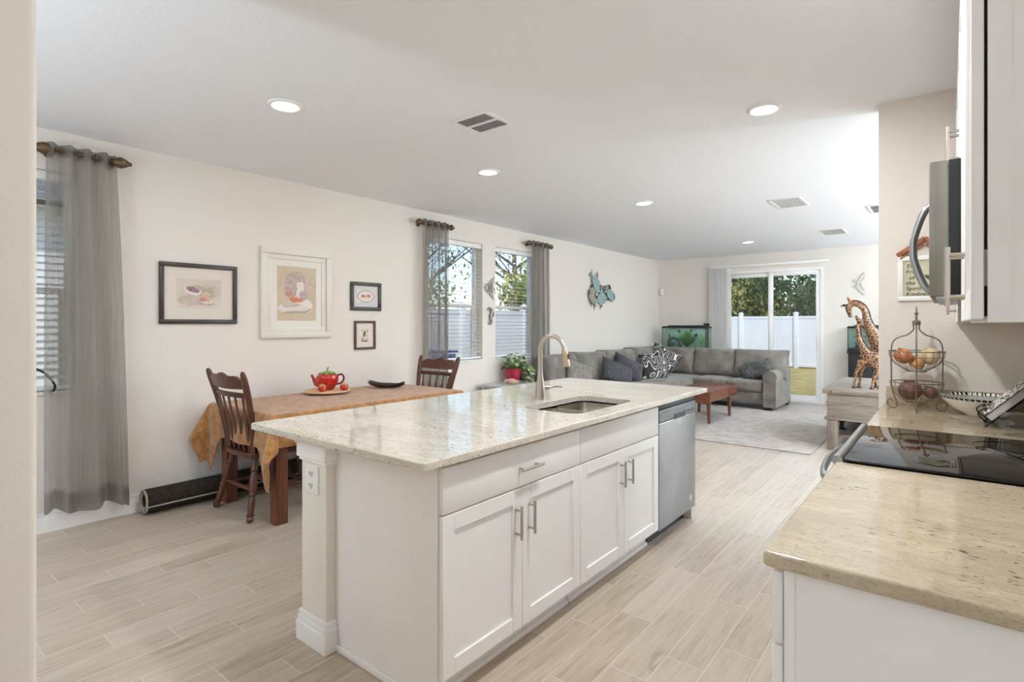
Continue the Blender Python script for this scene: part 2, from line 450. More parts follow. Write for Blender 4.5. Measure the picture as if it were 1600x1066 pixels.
def dup(root, loc, rotz=None, label=None):
    r = root.copy(); COL.objects.link(r); r.location = loc
    if rotz is not None: r.rotation_euler = (0, 0, rotz)
    if label: r['label'] = label
    for ch in list(root.children):
        c = ch.copy(); COL.objects.link(c); c.parent = r
        for g in list(ch.children):
            d = g.copy(); COL.objects.link(d); d.parent = c
    return r
def TR(loc, rot=(0, 0, 0), sc=None):
    m = Matrix.Translation(loc) @ Euler(rot).to_matrix().to_4x4()
    return m @ Matrix.Diagonal((*sc, 1)) if sc else m
def arc(c, r, a0, a1, n, plane='xz'):
    out = []
    for i in range(n + 1):
        a = a0 + (a1 - a0) * i / n; u, v = r * math.cos(a), r * math.sin(a)
        out.append((c[0] + u, c[1], c[2] + v) if plane == 'xz' else (c[0] + u, c[1] + v, c[2]) if plane == 'xy' else (c[0], c[1] + u, c[2] + v))
    return out
def rrect(x0, x1, y0, y1, r, n=5):
    out = []
    for (cx, cy, a) in ((x1 - r, y1 - r, 0), (x0 + r, y1 - r, PI / 2), (x0 + r, y0 + r, PI), (x1 - r, y0 + r, 1.5 * PI)):
        for i in range(n + 1):
            t = a + PI / 2 * i / n; out.append((cx + r * math.cos(t), cy + r * math.sin(t)))
    return out
def smooth(pts, n=6):
    """Catmull-Rom through pts (tuples of any length)"""
    out = []; k = len(pts)
    for i in range(k - 1):
        p0, p1, p2, p3 = pts[max(i - 1, 0)], pts[i], pts[i + 1], pts[min(i + 2, k - 1)]
        for j in range(n):
            t = j / n
            out.append(tuple(.5 * ((2 * b) + (-a + c) * t + (2 * a - 5 * b + 4 * c - d) * t * t + (-a + 3 * b - 3 * c + d) * t ** 3) for a, b, c, d in zip(p0, p1, p2, p3)))
    out.append(tuple(pts[-1])); return out
# ================================================================== SETTING
XL, YB, CE, XR, XK, YS, YR, XE = -4.645, 10.61, 2.665, -.32, .35, 3.84, -2.6, 3.0
b = B(); b.box(XL - .15, XE + .15, YR - .15, YB + .15, -.12, 0); struct('floor', b, 'floor')
b = B(); b.box(XL - .15, XE + .15, YR - .15, YB + .15, CE, CE + .15); struct('ceiling', b, 'ceil')

def holed_wall(b, axis, c0, c1, a0, a1, holes):
    """wall slab with rectangular holes; axis 'x' = slab thickness in x (c0..c1), running along y (a0..a1)"""
    al = sorted({a0, a1, *[h[0] for h in holes], *[h[1] for h in holes]}); zl = sorted({0, CE, *[h[2] for h in holes], *[h[3] for h in holes]})
    for i in range(len(al) - 1):
        run = []
        for j in range(len(zl) - 1):
            am, zm = (al[i] + al[i + 1]) / 2, (zl[j] + zl[j + 1]) / 2
            if any(h[0] < am < h[1] and h[2] < zm < h[3] for h in holes): continue
            if run and abs(run[-1][1] - zl[j]) < 1e-6: run[-1][1] = zl[j + 1]
            else: run.append([zl[j], zl[j + 1]])
        for z0, z1 in run:
            if axis == 'x': b.box(c0, c1, al[i], al[i + 1], z0, z1)
            else: b.box(al[i], al[i + 1], c0, c1, z0, z1)
WZ0, WZ1 = .91, 2.395
WINS = [(.10, 1.04), (4.26, 5.185), (5.44, 6.36)]
b = B(); holed_wall(b, 'x', XL - .15, XL, YR, YB, [(y0, y1, WZ0, WZ1) for y0, y1 in WINS]); struct('wall_left', b, 'wall')
DX0, DX1, DZ1 = -3.50, -1.665, 2.36; BW = (.6, 2.4, .5, 2.35)
b = B(); holed_wall(b, 'y', YB, YB + .15, XL - .15, XE + .15, [(DX0, DX1, 0, DZ1), BW]); struct('wall_back', b, 'wall')
b = B(); b.box(XR, XE, YS, YS + .13, 0, CE); struct('wall_kitchen_end', b, 'wall')
EW = [(4.7, 6.4, .5, 2.35), (7.6, 9.6, .5, 2.35)]
b = B(); holed_wall(b, 'x', XE, XE + .15, YS, YB, [(a, e, z0, z1) for a, e, z0, z1 in EW]); struct('wall_right', b, 'wall')
b = B(); b.box(XK, XK + .15, YR, YS, 0, CE); struct('wall_kitchen', b, 'wall')
RW = (-3.6, -1.2, .25, 2.35)
b = B(); holed_wall(b, 'y', YR - .15, YR, XL, XK, [RW]); struct('wall_rear', b, 'wall')
b = B(); b.box(-2.30, -1.235, .06, .222, 0, CE, .012, 3); struct('wall_near', b, 'wall')

def baseboard(b, p0, p1, out, h=.13):
    """stepped baseboard from p0 to p1 (xy) sticking out along out"""
    for t, z0, z1 in ((.016, 0, h * .62), (.012, h * .62, h * .80), (.008, h * .80, h)):
        xs = sorted((p0[0], p1[0])); ys = sorted((p0[1], p1[1]))
        if out[0]: xs = sorted((p0[0], p0[0] + out[0] * t))
        else: ys = sorted((p0[1], p0[1] + out[1] * t))
        b.box(xs[0], xs[1], ys[0], ys[1], z0, z1, .002, 1)
b = B(); baseboard(b, (XL, YR), (XL, YB), (1, 0)); struct('baseboard_left', b, 'white')
b = B(); baseboard(b, (XL + .02, YB), (DX0 - .05, YB), (0, -1)); baseboard(b, (DX1 + .05, YB), (XE - .02, YB), (0, -1)); struct('baseboard_back', b, 'white')
b = B(); baseboard(b, (XE, YS + .15), (XE, YB - .02), (-1, 0)); struct('baseboard_right', b, 'white')

# ---- windows in the left wall
def window(n, y0, y1):
    w = bpy.data.objects.new('window_%d' % n, None); COL.objects.link(w); w.location = (XL - .1, (y0 + y1) / 2, WZ0); w['kind'] = 'structure'; OFF[w.name] = Vector(w.location)
    x0, x1 = XL - .148, XL - .10; t = .045; zm = 1.60
    b = B(); b.box(x0, x1, y0, y1, WZ0, WZ0 + t, .004); b.box(x0, x1, y0, y1, WZ1 - t, WZ1, .004)
    b.box(x0, x1, y0, y0 + t, WZ0 + t, WZ1 - t, .004); b.box(x0, x1, y1 - t, y1, WZ0 + t, WZ1 - t, .004); struct('window_frame', b, 'white', w)
    b = B(); b.box(x0 + .004, x1 - .004, y0 + t, y1 - t, zm - .022, zm + .022, .003); b.box(x0 + .006, x1 - .012, y0 + t, y0 + t + .03, WZ0 + t, zm - .022); b.box(x0 + .006, x1 - .012, y1 - t - .03, y1 - t, WZ0 + t, zm - .022); struct('window_sash', b, 'white', w)
    b = B(); b.box(x0 + .018, x0 + .022, y0 + t, y1 - t, WZ0 + t, WZ1 - t); struct('window_pane', b, 'glass', w)
    b = B(); b.box(XL - .10, XL + .012, y0 - .0, y1 + .0, WZ0 - .001, WZ0 + .016, .003); struct('window_sill', b, 'white', w)
for i, (y0, y1) in enumerate(WINS): window(i + 1, y0, y1)
# unseen window added behind the camera to send daylight onto the ceiling
w4 = bpy.data.objects.new('window_4', None); COL.objects.link(w4); w4['kind'] = 'structure'
b = B(); x0, x1, z0, z1 = RW
for a in (x0, (x0 + x1) / 2 - .025, x1 - .05): b.box(a, a + .05, YR - .12, YR - .06, z0, z1)
b.box(x0, x1, YR - .12, YR - .06, z0, z0 + .05); b.box(x0, x1, YR - .12, YR - .06, z1 - .05, z1); struct('window_frame', b, 'white', w4)
b = B(); b.box(x0, x1, YR - .092, YR - .088, z0 + .05, z1 - .05); struct('window_pane', b, 'glass', w4)

def added_window(n, axis, a0, a1, z0, z1, c):  # unseen windows added to bring more daylight into the living room
    w = bpy.data.objects.new('window_%d' % n, None); COL.objects.link(w); w['kind'] = 'structure'
    bx = lambda b, p, q, u, v, d0, d1: b.box(d0, d1, p, q, u, v) if axis == 'x' else b.box(p, q, d0, d1, u, v)
    b = B(); m = (a0 + a1) / 2
    for p in (a0, m - .025, a1 - .05): bx(b, p, p + .05, z0, z1, c, c + .06)
    bx(b, a0, a1, z0, z0 + .05, c + .002, c + .058); bx(b, a0, a1, z1 - .05, z1, c + .002, c + .058); struct('window_frame', b, 'white', w)
    b = B(); bx(b, a0 + .05, a1 - .05, z0 + .05, z1 - .05, c + .028, c + .032); struct('window_pane', b, 'glass', w)
added_window(5, 'y', *BW, YB + .05)
for i, (a, e, z0, z1) in enumerate(EW): added_window(6 + i, 'x', a, e, z0, z1, XE + .05)

# ---- sliding glass door
dr = bpy.data.objects.new('door_1', None); COL.objects.link(dr); dr['kind'] = 'structure'; dr.location = ((DX0 + DX1) / 2, YB, 0); OFF[dr.name] = Vector(dr.location)
ya, yb = YB - .006, YB + .12
b = B(); b.box(DX0, DX0 + .05, ya, yb, 0, DZ1); b.box(DX1 - .05, DX1, ya, yb, 0, DZ1); b.box(DX0 + .05, DX1 - .05, ya, yb, DZ1 - .05, DZ1); b.box(DX0 + .05, DX1 - .05, ya, yb, 0, .03); struct('door_frame', b, 'white', dr)
def sash(x0, x1, y0, y1, nm):
    z0, z1, s = .032, DZ1 - .052, .07
    b = B(); b.box(x0, x0 + s, y0, y1, z0, z1, .004); b.box(x1 - s, x1, y0, y1, z0, z1, .004); b.box(x0 + s, x1 - s, y0, y1, z1 - s, z1, .004); b.box(x0 + s, x1 - s, y0, y1, z0, z0 + .09, .004); o = struct('door_panel', b, 'white', dr)
    b = B(); ym = (y0 + y1) / 2; b.box(x0 + s, x1 - s, ym - .003, ym + .003, z0 + .09, z1 - s); struct('door_pane', b, 'glass', o)
sash(DX0 + .052, -2.50, YB + .066, YB + .106, 'l'); sash(-2.545, DX1 - .052, YB + .012, YB + .052, 'r')
b = B(); b.tube([(-1.752, YB + .012, .93), (-1.752, YB - .03, .95), (-1.752, YB - .038, 1.04), (-1.752, YB - .03, 1.13), (-1.752, YB + .012, 1.15)], .009, 8); struct('door_handle', b, 'white', dr)

# ================================================================== OUTSIDE
t = NT('lawn'); c = t.co(); g = t.ramp(t.noise(c, 3, 6, .7), [(.3, lin(158, 142, 84)), (.55, lin(200, 178, 118)), (.8, lin(216, 196, 148))]); M['lawn'] = t.done(t.pbr(g, 1, 0, t.bump(t.noise(c, 60, 2), .8, .03), spec=.1))
M['vinyl'] = plain('white_vinyl', lin(222, 224, 226), .45, var=.02)
M['leaf_a'] = plain('tree_leaf', lin(108, 130, 64), .7, var=.4, scale=1.2); M['leaf_b'] = plain('olive_leaf', lin(182, 176, 100), .7, var=.35, scale=1.2); M['leaf_c'] = plain('dark_leaf', lin(58, 82, 42), .7, var=.4, scale=1.2)
M['bark'] = plain('tree_bark', lin(92, 80, 70), .9, var=.3, scale=20)
M['stucco'] = plain('white_stucco', lin(232, 230, 226), .9, var=.02); M['shingle'] = plain('roof_shingle', lin(110, 104, 100), .9, var=.2)
b = B(); b.box(-60, 40, -40, 80, -.3, -.14); struct('ground', b, 'lawn')
b = B(); b.box(-3.9, -1.2, YB + .16, YB + 1.3, -.139, -.04); struct('patio_slab', b, plain('concrete', lin(208, 202, 194), .9), label='pale concrete step outside the sliding door')

def fence(p0, p1, n, label, name='vinyl_fence', h=1.84):
    p0, p1 = Vector(p0), Vector(p1); d = (p1 - p0); L = d.length; d.normalize(); rz = math.atan2(d.y, d.x)
    T = thing(name, label, 'fence', (p0.x, p0.y, -.14), rz, 'white vinyl fences round the yard', local=True)
    for i in range(n):
        a, e = L * i / n + .065, L * (i + 1) / n - .065
        b = B(); b.box(a, e, -.02, .02, .06, h - .14); b.box(a, e, -.03, .03, h - .16, h - .06, .004); b.box(a, e, -.03, .03, .04, .16, .004)
        q = a + .15
        while q < e - .1: b.box(q - .004, q + .004, -.024, .024, .16, h - .16); q += .15
        link('fence_panel', b, 'vinyl', T)
    for i in range(n + 1):
        a = L * i / n; b = B(); b.box(a - .065, a + .065, -.065, .065, 0, h + .02, .006); b.lathe([(.1, h + .02), (.1, h + .045), (.0, h + .10)], (a, 0, 0), 4); link('fence_post', b, 'vinyl', T)
fence((-13.07, 20.6), (3.13, 20.6), 9, 'white vinyl privacy fence across the lawn beyond the sliding door')
fence((-6.9, 3.4), (-6.9, 20.2), 9, 'white vinyl privacy fence running past the pair of side windows')

rg = random.Random(5)
def tree(name, label, x, y, h, r, mats, n=1500, size=.14, group='trees beyond the fence', bare=False, zc=None):
    T = thing(name, label, 'tree', (x, y, -.14), 0, group, local=True)
    b = B(); b.tube([(0, 0, 0), (.05, .02, h * .35), (-.04, .03, h * .7), (0, 0, h * .92)], [.16, .12, .08, .03], 8)
    for k in range(16 if bare else 6):
        a = rg.uniform(0, 6.3); z = h * rg.uniform(.3, .8); q = r * rg.uniform(.6, 1)
        pts = smooth([(0, 0, z), (q * .5 * math.cos(a), q * .5 * math.sin(a), z + q * .35), (q * math.cos(a + .2), q * math.sin(a + .2), z + q * .75)], 4)
        b.tube(pts, [.05 * (1 - i / len(pts)) + .01 for i in range(len(pts))], 6)
        if bare:
            for s in range(4):
                p = Vector(pts[3 + s]); a2 = a + rg.uniform(-1.2, 1.2); e = p + Vector((math.cos(a2), math.sin(a2), .7)) * r * .4
                b.tube([p, (p + e) / 2 + Vector((0, 0, .05)), e], [.02, .014, .006], 5)
    link('trunk', b, 'bark', T)
    zc = zc or h * .62
    for j, m in enumerate(mats):
        b = B()
        for k in range(7):
            a = rg.uniform(0, 6.3); q = r * rg.uniform(.1, .6)
            b.leaves((q * math.cos(a), q * math.sin(a), zc + rg.uniform(-.35, .35) * h * .8), (r * .6, r * .6, h * .26), n // 7 // len(mats), size, rg, .15)
        link('crown', b, m, T)
TREES = [(-10.5, 26, 4.6, 2.3, ('leaf_b', 'leaf_a')), (-8.2, 28, 5.6, 2.6, ('leaf_a', 'leaf_c')), (-6.4, 25.5, 4.7, 2.0, ('leaf_b', 'leaf_c')), (-5.0, 28.5, 4.2, 2.2, ('leaf_a', 'leaf_c')),
         (-3.6, 25.5, 4.3, 1.8, ('leaf_c', 'leaf_a')), (-2.2, 27.5, 5.8, 2.4, ('leaf_b', 'leaf_a')), (-.2, 29, 5.4, 2.6, ('leaf_b',))]
TL = ['olive green tree farthest left beyond the back fence', 'tall green tree beyond the fence left of the sliding door blind', 'yellow green tree behind the left glass panel of the sliding door', 'low dark green tree behind the middle stile of the sliding door',
      'dark green bushy tree behind the right glass panel of the sliding door', 'tall sunlit olive tree at right of the sliding door view', 'olive tree farthest right beyond the back fence']
for (x, y, h, r, m), lb in zip(TREES, TL): tree('leafy_tree', lb, x, y, h * .9, r * .88, m, 2900, .12)
tree('bare_tree', 'thin bare branched tree seen through the second side window', -13.2, 16.6, 6.2, 2.6, ('leaf_b',), 500, .09, None, True, 4.2)
tree('bare_tree', 'sparse small leaved tree seen through the curtained side window', -15.5, 14.0, 5.6, 2.3, ('leaf_a',), 900, .09, None, True, 4.0)
tree('shrub_tree', 'round yellow green shrub above the side fence', -11.3, 15.4, 3.3, 1.5, ('leaf_b', 'leaf_a'), 1900, .11, None)
tree('shrub_tree', 'low green shrub behind the side fence beside the curtained window', -13.8, 11.8, 2.7, 1.6, ('leaf_a', 'leaf_b'), 1600, .11, None)

T = thing('neighbour_house', 'white stucco neighbouring house outside the dining window', 'house', (-9.6, -2.6, -.14))
b = B(); b.box(-14, -9.6, -9, 2.9, -.139, 3.0); link('wall', b, 'stucco', T)
b = B(); b._add([(-14.5, -9.4, 3.0), (-9.1, -9.4, 3.0), (-9.1, 3.3, 3.0), (-14.5, 3.3, 3.0), (-11.8, -8, 4.6), (-11.8, 2, 4.6)], [[0, 1, 4], [1, 2, 5, 4], [2, 3, 5], [3, 0, 4, 5], [3, 2, 1, 0]]); link('roof', b, 'shingle', T)
b = B(); b.box(-9.62, -9.56, -1.1, .1, .9, 2.2, .01); f = link('window', b, 'vinyl', T); b = B(); b.box(-9.565, -9.55, -1.02, .02, .98, 2.12); link('pane', b, 'glass', f)
T = thing('wheelie_bin', 'blue plastic bin outside behind the curtained side window', 'bin', (-6.45, 5.95, -.14))
b = B(); b._add([(-6.68, 5.72, -.139), (-6.22, 5.72, -.139), (-6.22, 6.18, -.139), (-6.68, 6.18, -.139), (-6.74, 5.66, .9), (-6.16, 5.66, .9), (-6.16, 6.24, .9), (-6.74, 6.24, .9)], [[0, 1, 5, 4], [1, 2, 6, 5], [2, 3, 7, 6], [3, 0, 4, 7], [3, 2, 1, 0], [4, 5, 6, 7]]); link('bin_body', b, plain('blue_plastic', lin(62, 116, 186), .5), T)
b = B(); b.box(-6.77, -6.13, 5.63, 6.27, .9, .95, .015); link('lid', b, plain('blue_lid', lin(52, 98, 164), .5), T)

# ================================================================== WINDOW DRESSING
def blind(y0, y1, label, tilt=.30, wand=True):
    T = thing('window_blind', label, 'blind', (XL - .045, (y0 + y1) / 2, WZ0 + .02), 0, 'horizontal slat blinds')
    xc = XL - .045; a, e = y0 + .008, y1 - .008
    b = B(); b.box(xc - .03, xc + .034, a, e, WZ1 - .062, WZ1 - .004, .004); link('headrail', b, 'plastic', T)
    b = B(); z = WZ1 - .09; ca, sa = math.cos(tilt), math.sin(tilt)
    while z > WZ0 + .075:
        V = []
        for q in (-1, -.33, .33, 1):
            cz = .003 * (1 - q * q)
            V += [(xc + q * .024 * ca, a, z - q * .024 * sa + cz), (xc + q * .024 * ca, e, z - q * .024 * sa + cz)]
        V += [(x, y, zz - .0022) for x, y, zz in V]
        b._add(V, [[0, 1, 3, 2], [2, 3, 5, 4], [4, 5, 7, 6], [8, 10, 11, 9], [10, 12, 13, 11], [12, 14, 15, 13], [0, 8, 9, 1], [6, 7, 15, 14]])
        z -= .0475
    link('slats', b, 'slat', T)
    b = B(); b.box(xc - .026, xc + .026, a, e, WZ0 + .028, WZ0 + .05, .004); link('bottom_rail', b, 'plastic', T)
    b = B()
    for yy in (a + .14, (a + e) / 2, e - .14):
        for dx in (-.027, .027): b.tube([(xc + dx, yy, WZ1 - .06), (xc + dx, yy, WZ0 + .04)], .0012, 5)
    link('ladder_cords', b, 'plastic', T)
    if wand: b = B(); b.tube([(xc + .04, a + .10, WZ1 - .05), (xc + .045, a + .10, WZ1 - .75)], .004, 6); link('tilt_wand', b, plain('clear_wand', lin(170, 172, 176), .3), T)
blind(*WINS[0], 'white slat blind in the dining window behind the long grey curtain', .34, False)
blind(*WINS[1], 'white slat blind in the window nearer the dining table', .16)
blind(*WINS[2], 'white slat blind in the window above the potted plant', .16)

def curtain_rod(y0, y1, z, label, fin=.05):
    T = thing('curtain_rod', label, 'curtain rod', (XL + .09, (y0 + y1) / 2, z), 0, 'short curtain rods')
    x = XL + .095
    b = B(); b.tube([(x, y0 + fin * 1.6, z), (x, y1 - fin * 1.6, z)], .0125, 12); link('rod', b, 'bronze', T)
    for yy, s in ((y0, 1), (y1, -1)):
        k = fin / .05; prof = [(.014, 0), (.020, .006), (.014, .014), (.022, .03), (.034, .05), (.036, .07), (.026, .10), (.013, .125), (.014, .133), (.0, .145)]
        b = B(); m = TR((x, yy + s * fin * 1.9, z), (PI / 2 * s, 0, 0)); b.lathe([(r_ * min(k, 1.1), q * k * .66) for r_, q in prof], (0, 0, 0), 14, m); link('finial', b, 'bronze', T)
    ym = (y0 + y1) / 2
    for yy in (y0 + .11, y1 - .11):
        b = B(); b.tube([(XL, yy, z - .012), (x, yy, z - .018)], .007, 8); b.lathe([(.025, 0), (.025, .008), (.008, .01)], (0, 0, 0), 12, TR((XL, yy, z - .012), (0, PI / 2, 0))); link('bracket', b, 'bronze', T)
curtain_rod(.775, 1.335, 2.512, 'bronze rod with carved pointed finials above the dining window', .07)
curtain_rod(3.99, 4.585, 2.505, 'bronze rod over the window nearer the dining table')
curtain_rod(6.00, 6.64, 2.505, 'bronze rod over the window above the potted plant')

def curtain(label, top, bot, ztop, zbot, folds, mat, amp=.035, seed=1, zrod=2.51, hem=None):
    rg = random.Random(seed); x0 = XL + .095; ph = rg.uniform(0, 6)
    T = thing('curtain', label, 'curtain', (x0, (top[0] + top[1]) / 2, zbot), 0, 'grey sheer grommet curtains')
    def f(s, t):
        z = ztop + (zbot - ztop) * t
        e = t ** .8
        y = (top[0] + (top[1] - top[0]) * s) * (1 - e) + (bot[0] + (bot[1] - bot[0]) * (s + .035 * math.sin(9 * s + ph) * t)) * e
        am = amp * (1 + .35 * t) * (1 - .25 * t * math.sin(5 * s + ph))
        x = x0 + am * math.sin(2 * PI * folds * s + .5 * t * math.sin(3 * s + ph)) + .012 * t * math.sin(31 * s + ph)
        if hem: z += hem * t * t * (s - .5) + .02 * t * t * math.sin(11 * s)
        return (x, y, z)
    b = B(); b.sheet(f, folds * 22, 44); link('fabric_panel', b, mat, T, 80, False)
    b = B()
    hz = lambda s, t: f(s, 1 - .055 * t)
    b.sheet(lambda s, t: tuple(Vector(hz(s, t)) + Vector((.003, 0, 0))), folds * 22, 2); link('hem', b, mat, T, 80, False)
    b = B(); b.sheet(lambda s, t: tuple(Vector(f(s, .033 * t)) + Vector((.003, 0, 0))), folds * 22, 2); link('header_band', b, mat, T, 80, False)
    b = B(); n = folds * 2
    for i in range(n):
        s = (i + .5) / n; p = f(s, .022); q = f(s + .004, .022)
        b.lathe([(.016, -.003), (.024, -.003), (.024, .003), (.016, .003)], (0, 0, 0), 14, TR((x0, p[1], zrod), (PI / 2, 0, math.atan2(q[1] - p[1], q[0] - p[0]) + PI / 2)), closed=True)
    link('grommets', b, 'bronze', T)
curtain('long grey sheer curtain hanging from the carved rod at the dining window', (.86, 1.235), (.825, 1.335), 2.555, .125, 4, 'sheer', .036, 3, 2.512, -.05)
curtain('grey sheer curtain at the window nearer the dining table', (4.09, 4.49), (4.04, 4.50), 2.545, .10, 4, 'sheer', .034, 8, 2.505)
curtain('grey sheer curtain at the window above the potted plant', (6.11, 6.545), (6.08, 6.58), 2.545, .10, 4, 'sheer', .034, 12, 2.505)

T = thing('vertical_blind', 'white vertical blind drawn aside at the sliding door', 'blind', (-3.4, YB - .1, .03))
b = B(); b.box(-3.575, -1.585, YB - .115, YB - .06, 2.425, 2.475, .008); link('headrail', b, 'plastic', T)
b = B()
for yy in (-3.3, -2.55, -1.8): b.box(yy - .02, yy + .02, YB - .07, YB - .001, 2.44, 2.47)
link('wall_clips', b, 'plastic', T)
b = B(); n = 17
for i in range(n):
    x = -3.55 + .335 * i / (n - 1); a = .6 + .06 * math.sin(i * 2.3)
    m = TR((x, YB - .09, 0), (0, 0, a)); b.box(-.043, .043, -.0009, .0009, .035, 2.42, 0, 1, m)
link('vanes', b, 'vane', T)

# ================================================================== CEILING FIXTURES
def downlight(x, y, label, k=1.0):
    T = thing('ceiling_light', label, 'ceiling light', (x, y, CE), 0, 'recessed ceiling lights')
    b = B(); b.lathe([(.074, -.001), (.098, -.001), (.094, -.010), (.078, -.014), (.072, -.010)], (x, y, CE), 32, closed=True); link('trim_ring', b, 'white', T)
    b = B(); b.lathe([(.0, -.011), (.05, -.0105), (.0725, -.009)], (x, y, CE), 32); link('diffuser', b, 'lens', T)
    l = bpy.data.lights.new('lamp_light', 'AREA'); l.shape = 'DISK'; l.size = .14; l.energy = LAMP_W * k; l.color = (.90, .94, .96) if y < 4 else (.82, .912, 1)
    o = bpy.data.objects.new('lamp_light', l); COL.objects.link(o); o.parent = T; o.location = (0, 0, -.017)
for x, y, lb, k in [(-3.04, 1.66, 'lit recessed ceiling light over the near end of the dining area', 0.5), (-3.035, 3.46, 'lit recessed ceiling light beyond the slotted vent, over the dining table end', 0.46), (-.86, 3.48, 'large lit recessed ceiling light over the kitchen aisle', 0.36),
                 (-2.53, 5.39, 'lit recessed ceiling light in the middle of the ceiling', 0.9), (-2.46, 8.98, 'small lit recessed ceiling light in front of the sliding door', 1),
                 (-.72, 1.95, 'recessed ceiling light above the near end of the kitchen aisle', 2.0), (-3.04, -.9, 'recessed ceiling light of the unseen front room', 0.45),
                 (1.2, 5.6, 'added unseen ceiling light in the room behind the kitchen end wall', 1), (1.2, 8.98, 'added unseen ceiling light over the far side of the room behind the kitchen end wall', 1)]:  # the two past the end wall are unseen, added to brighten the living room
    downlight(x, y, lb, k)
def uplighter(x, y, label, k=1.0):  # lamps added out of view, there to lift the ceiling and living room light
    T = thing('added_uplighter', label, 'added light', (x, y, 0), 0, 'added uplighters out of view')
    b = B(); b.lathe([(0, 0), (.14, 0), (.14, .015), (.03, .03), (0, .03)], (x, y, 0), 28); link('base', b, 'black', T)
    b = B(); b.tube([(x, y, .03), (x, y, 1.42)], .012, 10); link('pole', b, 'black', T)
    b = B(); b.lathe([(.02, 1.40), (.10, 1.435), (.17, 1.50), (.175, 1.50), (.105, 1.425), (.02, 1.39)], (x, y, 0), 32, closed=True); link('lamp_shade', b, 'white', T)
    l = bpy.data.lights.new('fill_uplight', 'AREA'); l.shape = 'DISK'; l.size = .28; l.energy = UP_W * k; l.color = (.72, .87, 1)
    o = bpy.data.objects.new('fill_uplight', l); COL.objects.link(o); o.parent = T; o.location = (0, 0, 1.495); o.rotation_euler = (PI, 0, 0)
for yy, lb in ((4.8, 'added unseen black uplighter just behind the kitchen end wall'), (6.6, 'second added unseen uplighter along the hidden right wall of the living room'), (8.3, 'third added unseen uplighter along the hidden right wall of the living room'), (9.9, 'added unseen uplighter in the hidden far corner of the living room')): uplighter(2.3, yy, lb)
uplighter(-2.6, -1.5, 'added black uplighter in the unseen front room', .62)
def vent(x0, x1, y0, y1, label, slats_along='y', two=False, dark=.5, n=9):
    T = thing('ceiling_vent', label, 'vent', ((x0 + x1) / 2, (y0 + y1) / 2, CE), 0, 'ceiling air vents'); f = .028
    b = B(); b.box(x0 + .01, x1 - .01, y0 + .01, y1 - .01, CE - .0015, CE - .0005); link('duct_opening', b, M['vdark'] if dark > .4 else M['vgrey'], T)
    b = B(); z0, z1 = CE - .009, CE - .001
    b.box(x0, x1, y0, y0 + f, z0, z1, .003); b.box(x0, x1, y1 - f, y1, z0, z1, .003); b.box(x0, x0 + f, y0 + f, y1 - f, z0, z1, .003); b.box(x1 - f, x1, y0 + f, y1 - f, z0, z1, .003)
    if two: ym = (y0 + y1) / 2; b.box(x0 + f, x1 - f, ym - .009, ym + .009, z0, z1)
    link('vent_frame', b, 'white', T)
    b = B()
    for i in range(n):
        q = (i + .5) / n
        if slats_along == 'y': x = x0 + f + (x1 - x0 - 2 * f) * q; m = TR((x, (y0 + y1) / 2, CE - .007), (0, .45, 0)); b.box(-.0062, .0062, -(y1 - y0) / 2 + f, (y1 - y0) / 2 - f, -.0008, .0008, 0, 1, m)
        else: y = y0 + f + (y1 - y0 - 2 * f) * q; m = TR(((x0 + x1) / 2, y, CE - .007), (.6, 0, 0)); b.box(-(x1 - x0) / 2 + f, (x1 - x0) / 2 - f, -.007, .007, -.0008, .0008, 0, 1, m)
    link('vent_slats', b, 'white', T)
M['vdark'] = plain('vent_duct_dark', lin(104, 104, 106), .9); M['vgrey'] = plain('vent_duct_grey', lin(186, 186, 186), .9)
vent(-2.475, -2.175, 2.45, 2.735, 'square slotted ceiling vent between the two dining lights', 'y', True, .5, 11)
vent(-1.475, -1.165, 6.08, 6.60, 'white ceiling vent nearest the kitchen wall corner', 'y', False, .3, 9)
vent(-1.42, -1.10, 8.45, 9.0, 'small white ceiling vent farthest back near the sliding door', 'x', False, .3, 8)
vent(-.70, -.40, 7.05, 7.55, 'dark slotted ceiling vent half hidden by the kitchen wall', 'x', False, .5, 4)
# ================================================================== KITCHEN ISLAND
CT = .915; CU = .885
T = thing('island_support', 'painted square column and low partition carrying the overhanging island worktop', 'column', (-2.12, 2.5, 0))
b = B(); b.box(-2.215, -2.025, 1.285, 3.86, 0, CU, .006); link('wall_body', b, 'wall', T)
b = B()
for t, z0, z1 in ((.018, 0, .082), (.013, .082, .105), (.009, .105, .13)): b.box(-2.215 - t, -2.0255, 1.285 - t, 3.86 + t, z0, z1, .002, 1); b.box(-2.0255, -2.025 + t, 1.285 - t, 1.3295, z0, z1, .002, 1)
link('baseboard', b, 'white', T)
b = B()
for t, z0, z1 in ((.008, .785, .80), (.016, .80, .86), (.022, .86, .884)): b.box(-2.215 - t, -2.0255, 1.285 - t, 1.40, z0, z1, .002, 1); b.box(-2.0255, -2.025 + t, 1.285 - t, 1.3295, z0, z1, .002, 1)
link('capital_trim', b, 'white', T)
T = thing('wall_outlet', 'white duplex outlet plate on the island column', 'outlet', (-2.125, 1.285, .655))
b = B(); b.box(-2.172, -2.078, 1.277, 1.285, .652, .772, .006); pl = link('cover_plate', b, 'plastic', T)
for z in (.687, .737):
    b = B(); b.prism(rrect(-.019, .019, -.016, .016, .010), .003, M4=TR((-2.125, 1.278, z), (PI / 2, 0, 0))); r = link('socket', b, 'plastic', pl)
    b = B(); b.box(-2.135, -2.132, 1.2735, 1.2755, z - .005, z + .008); b.box(-2.118, -2.115, 1.2735, 1.2755, z - .004, z + .007); b.tube([(-2.125, 1.2755, z - .010), (-2.125, 1.2735, z - .010)], .0028, 8); link('slot', b, 'dark_gap', pl)

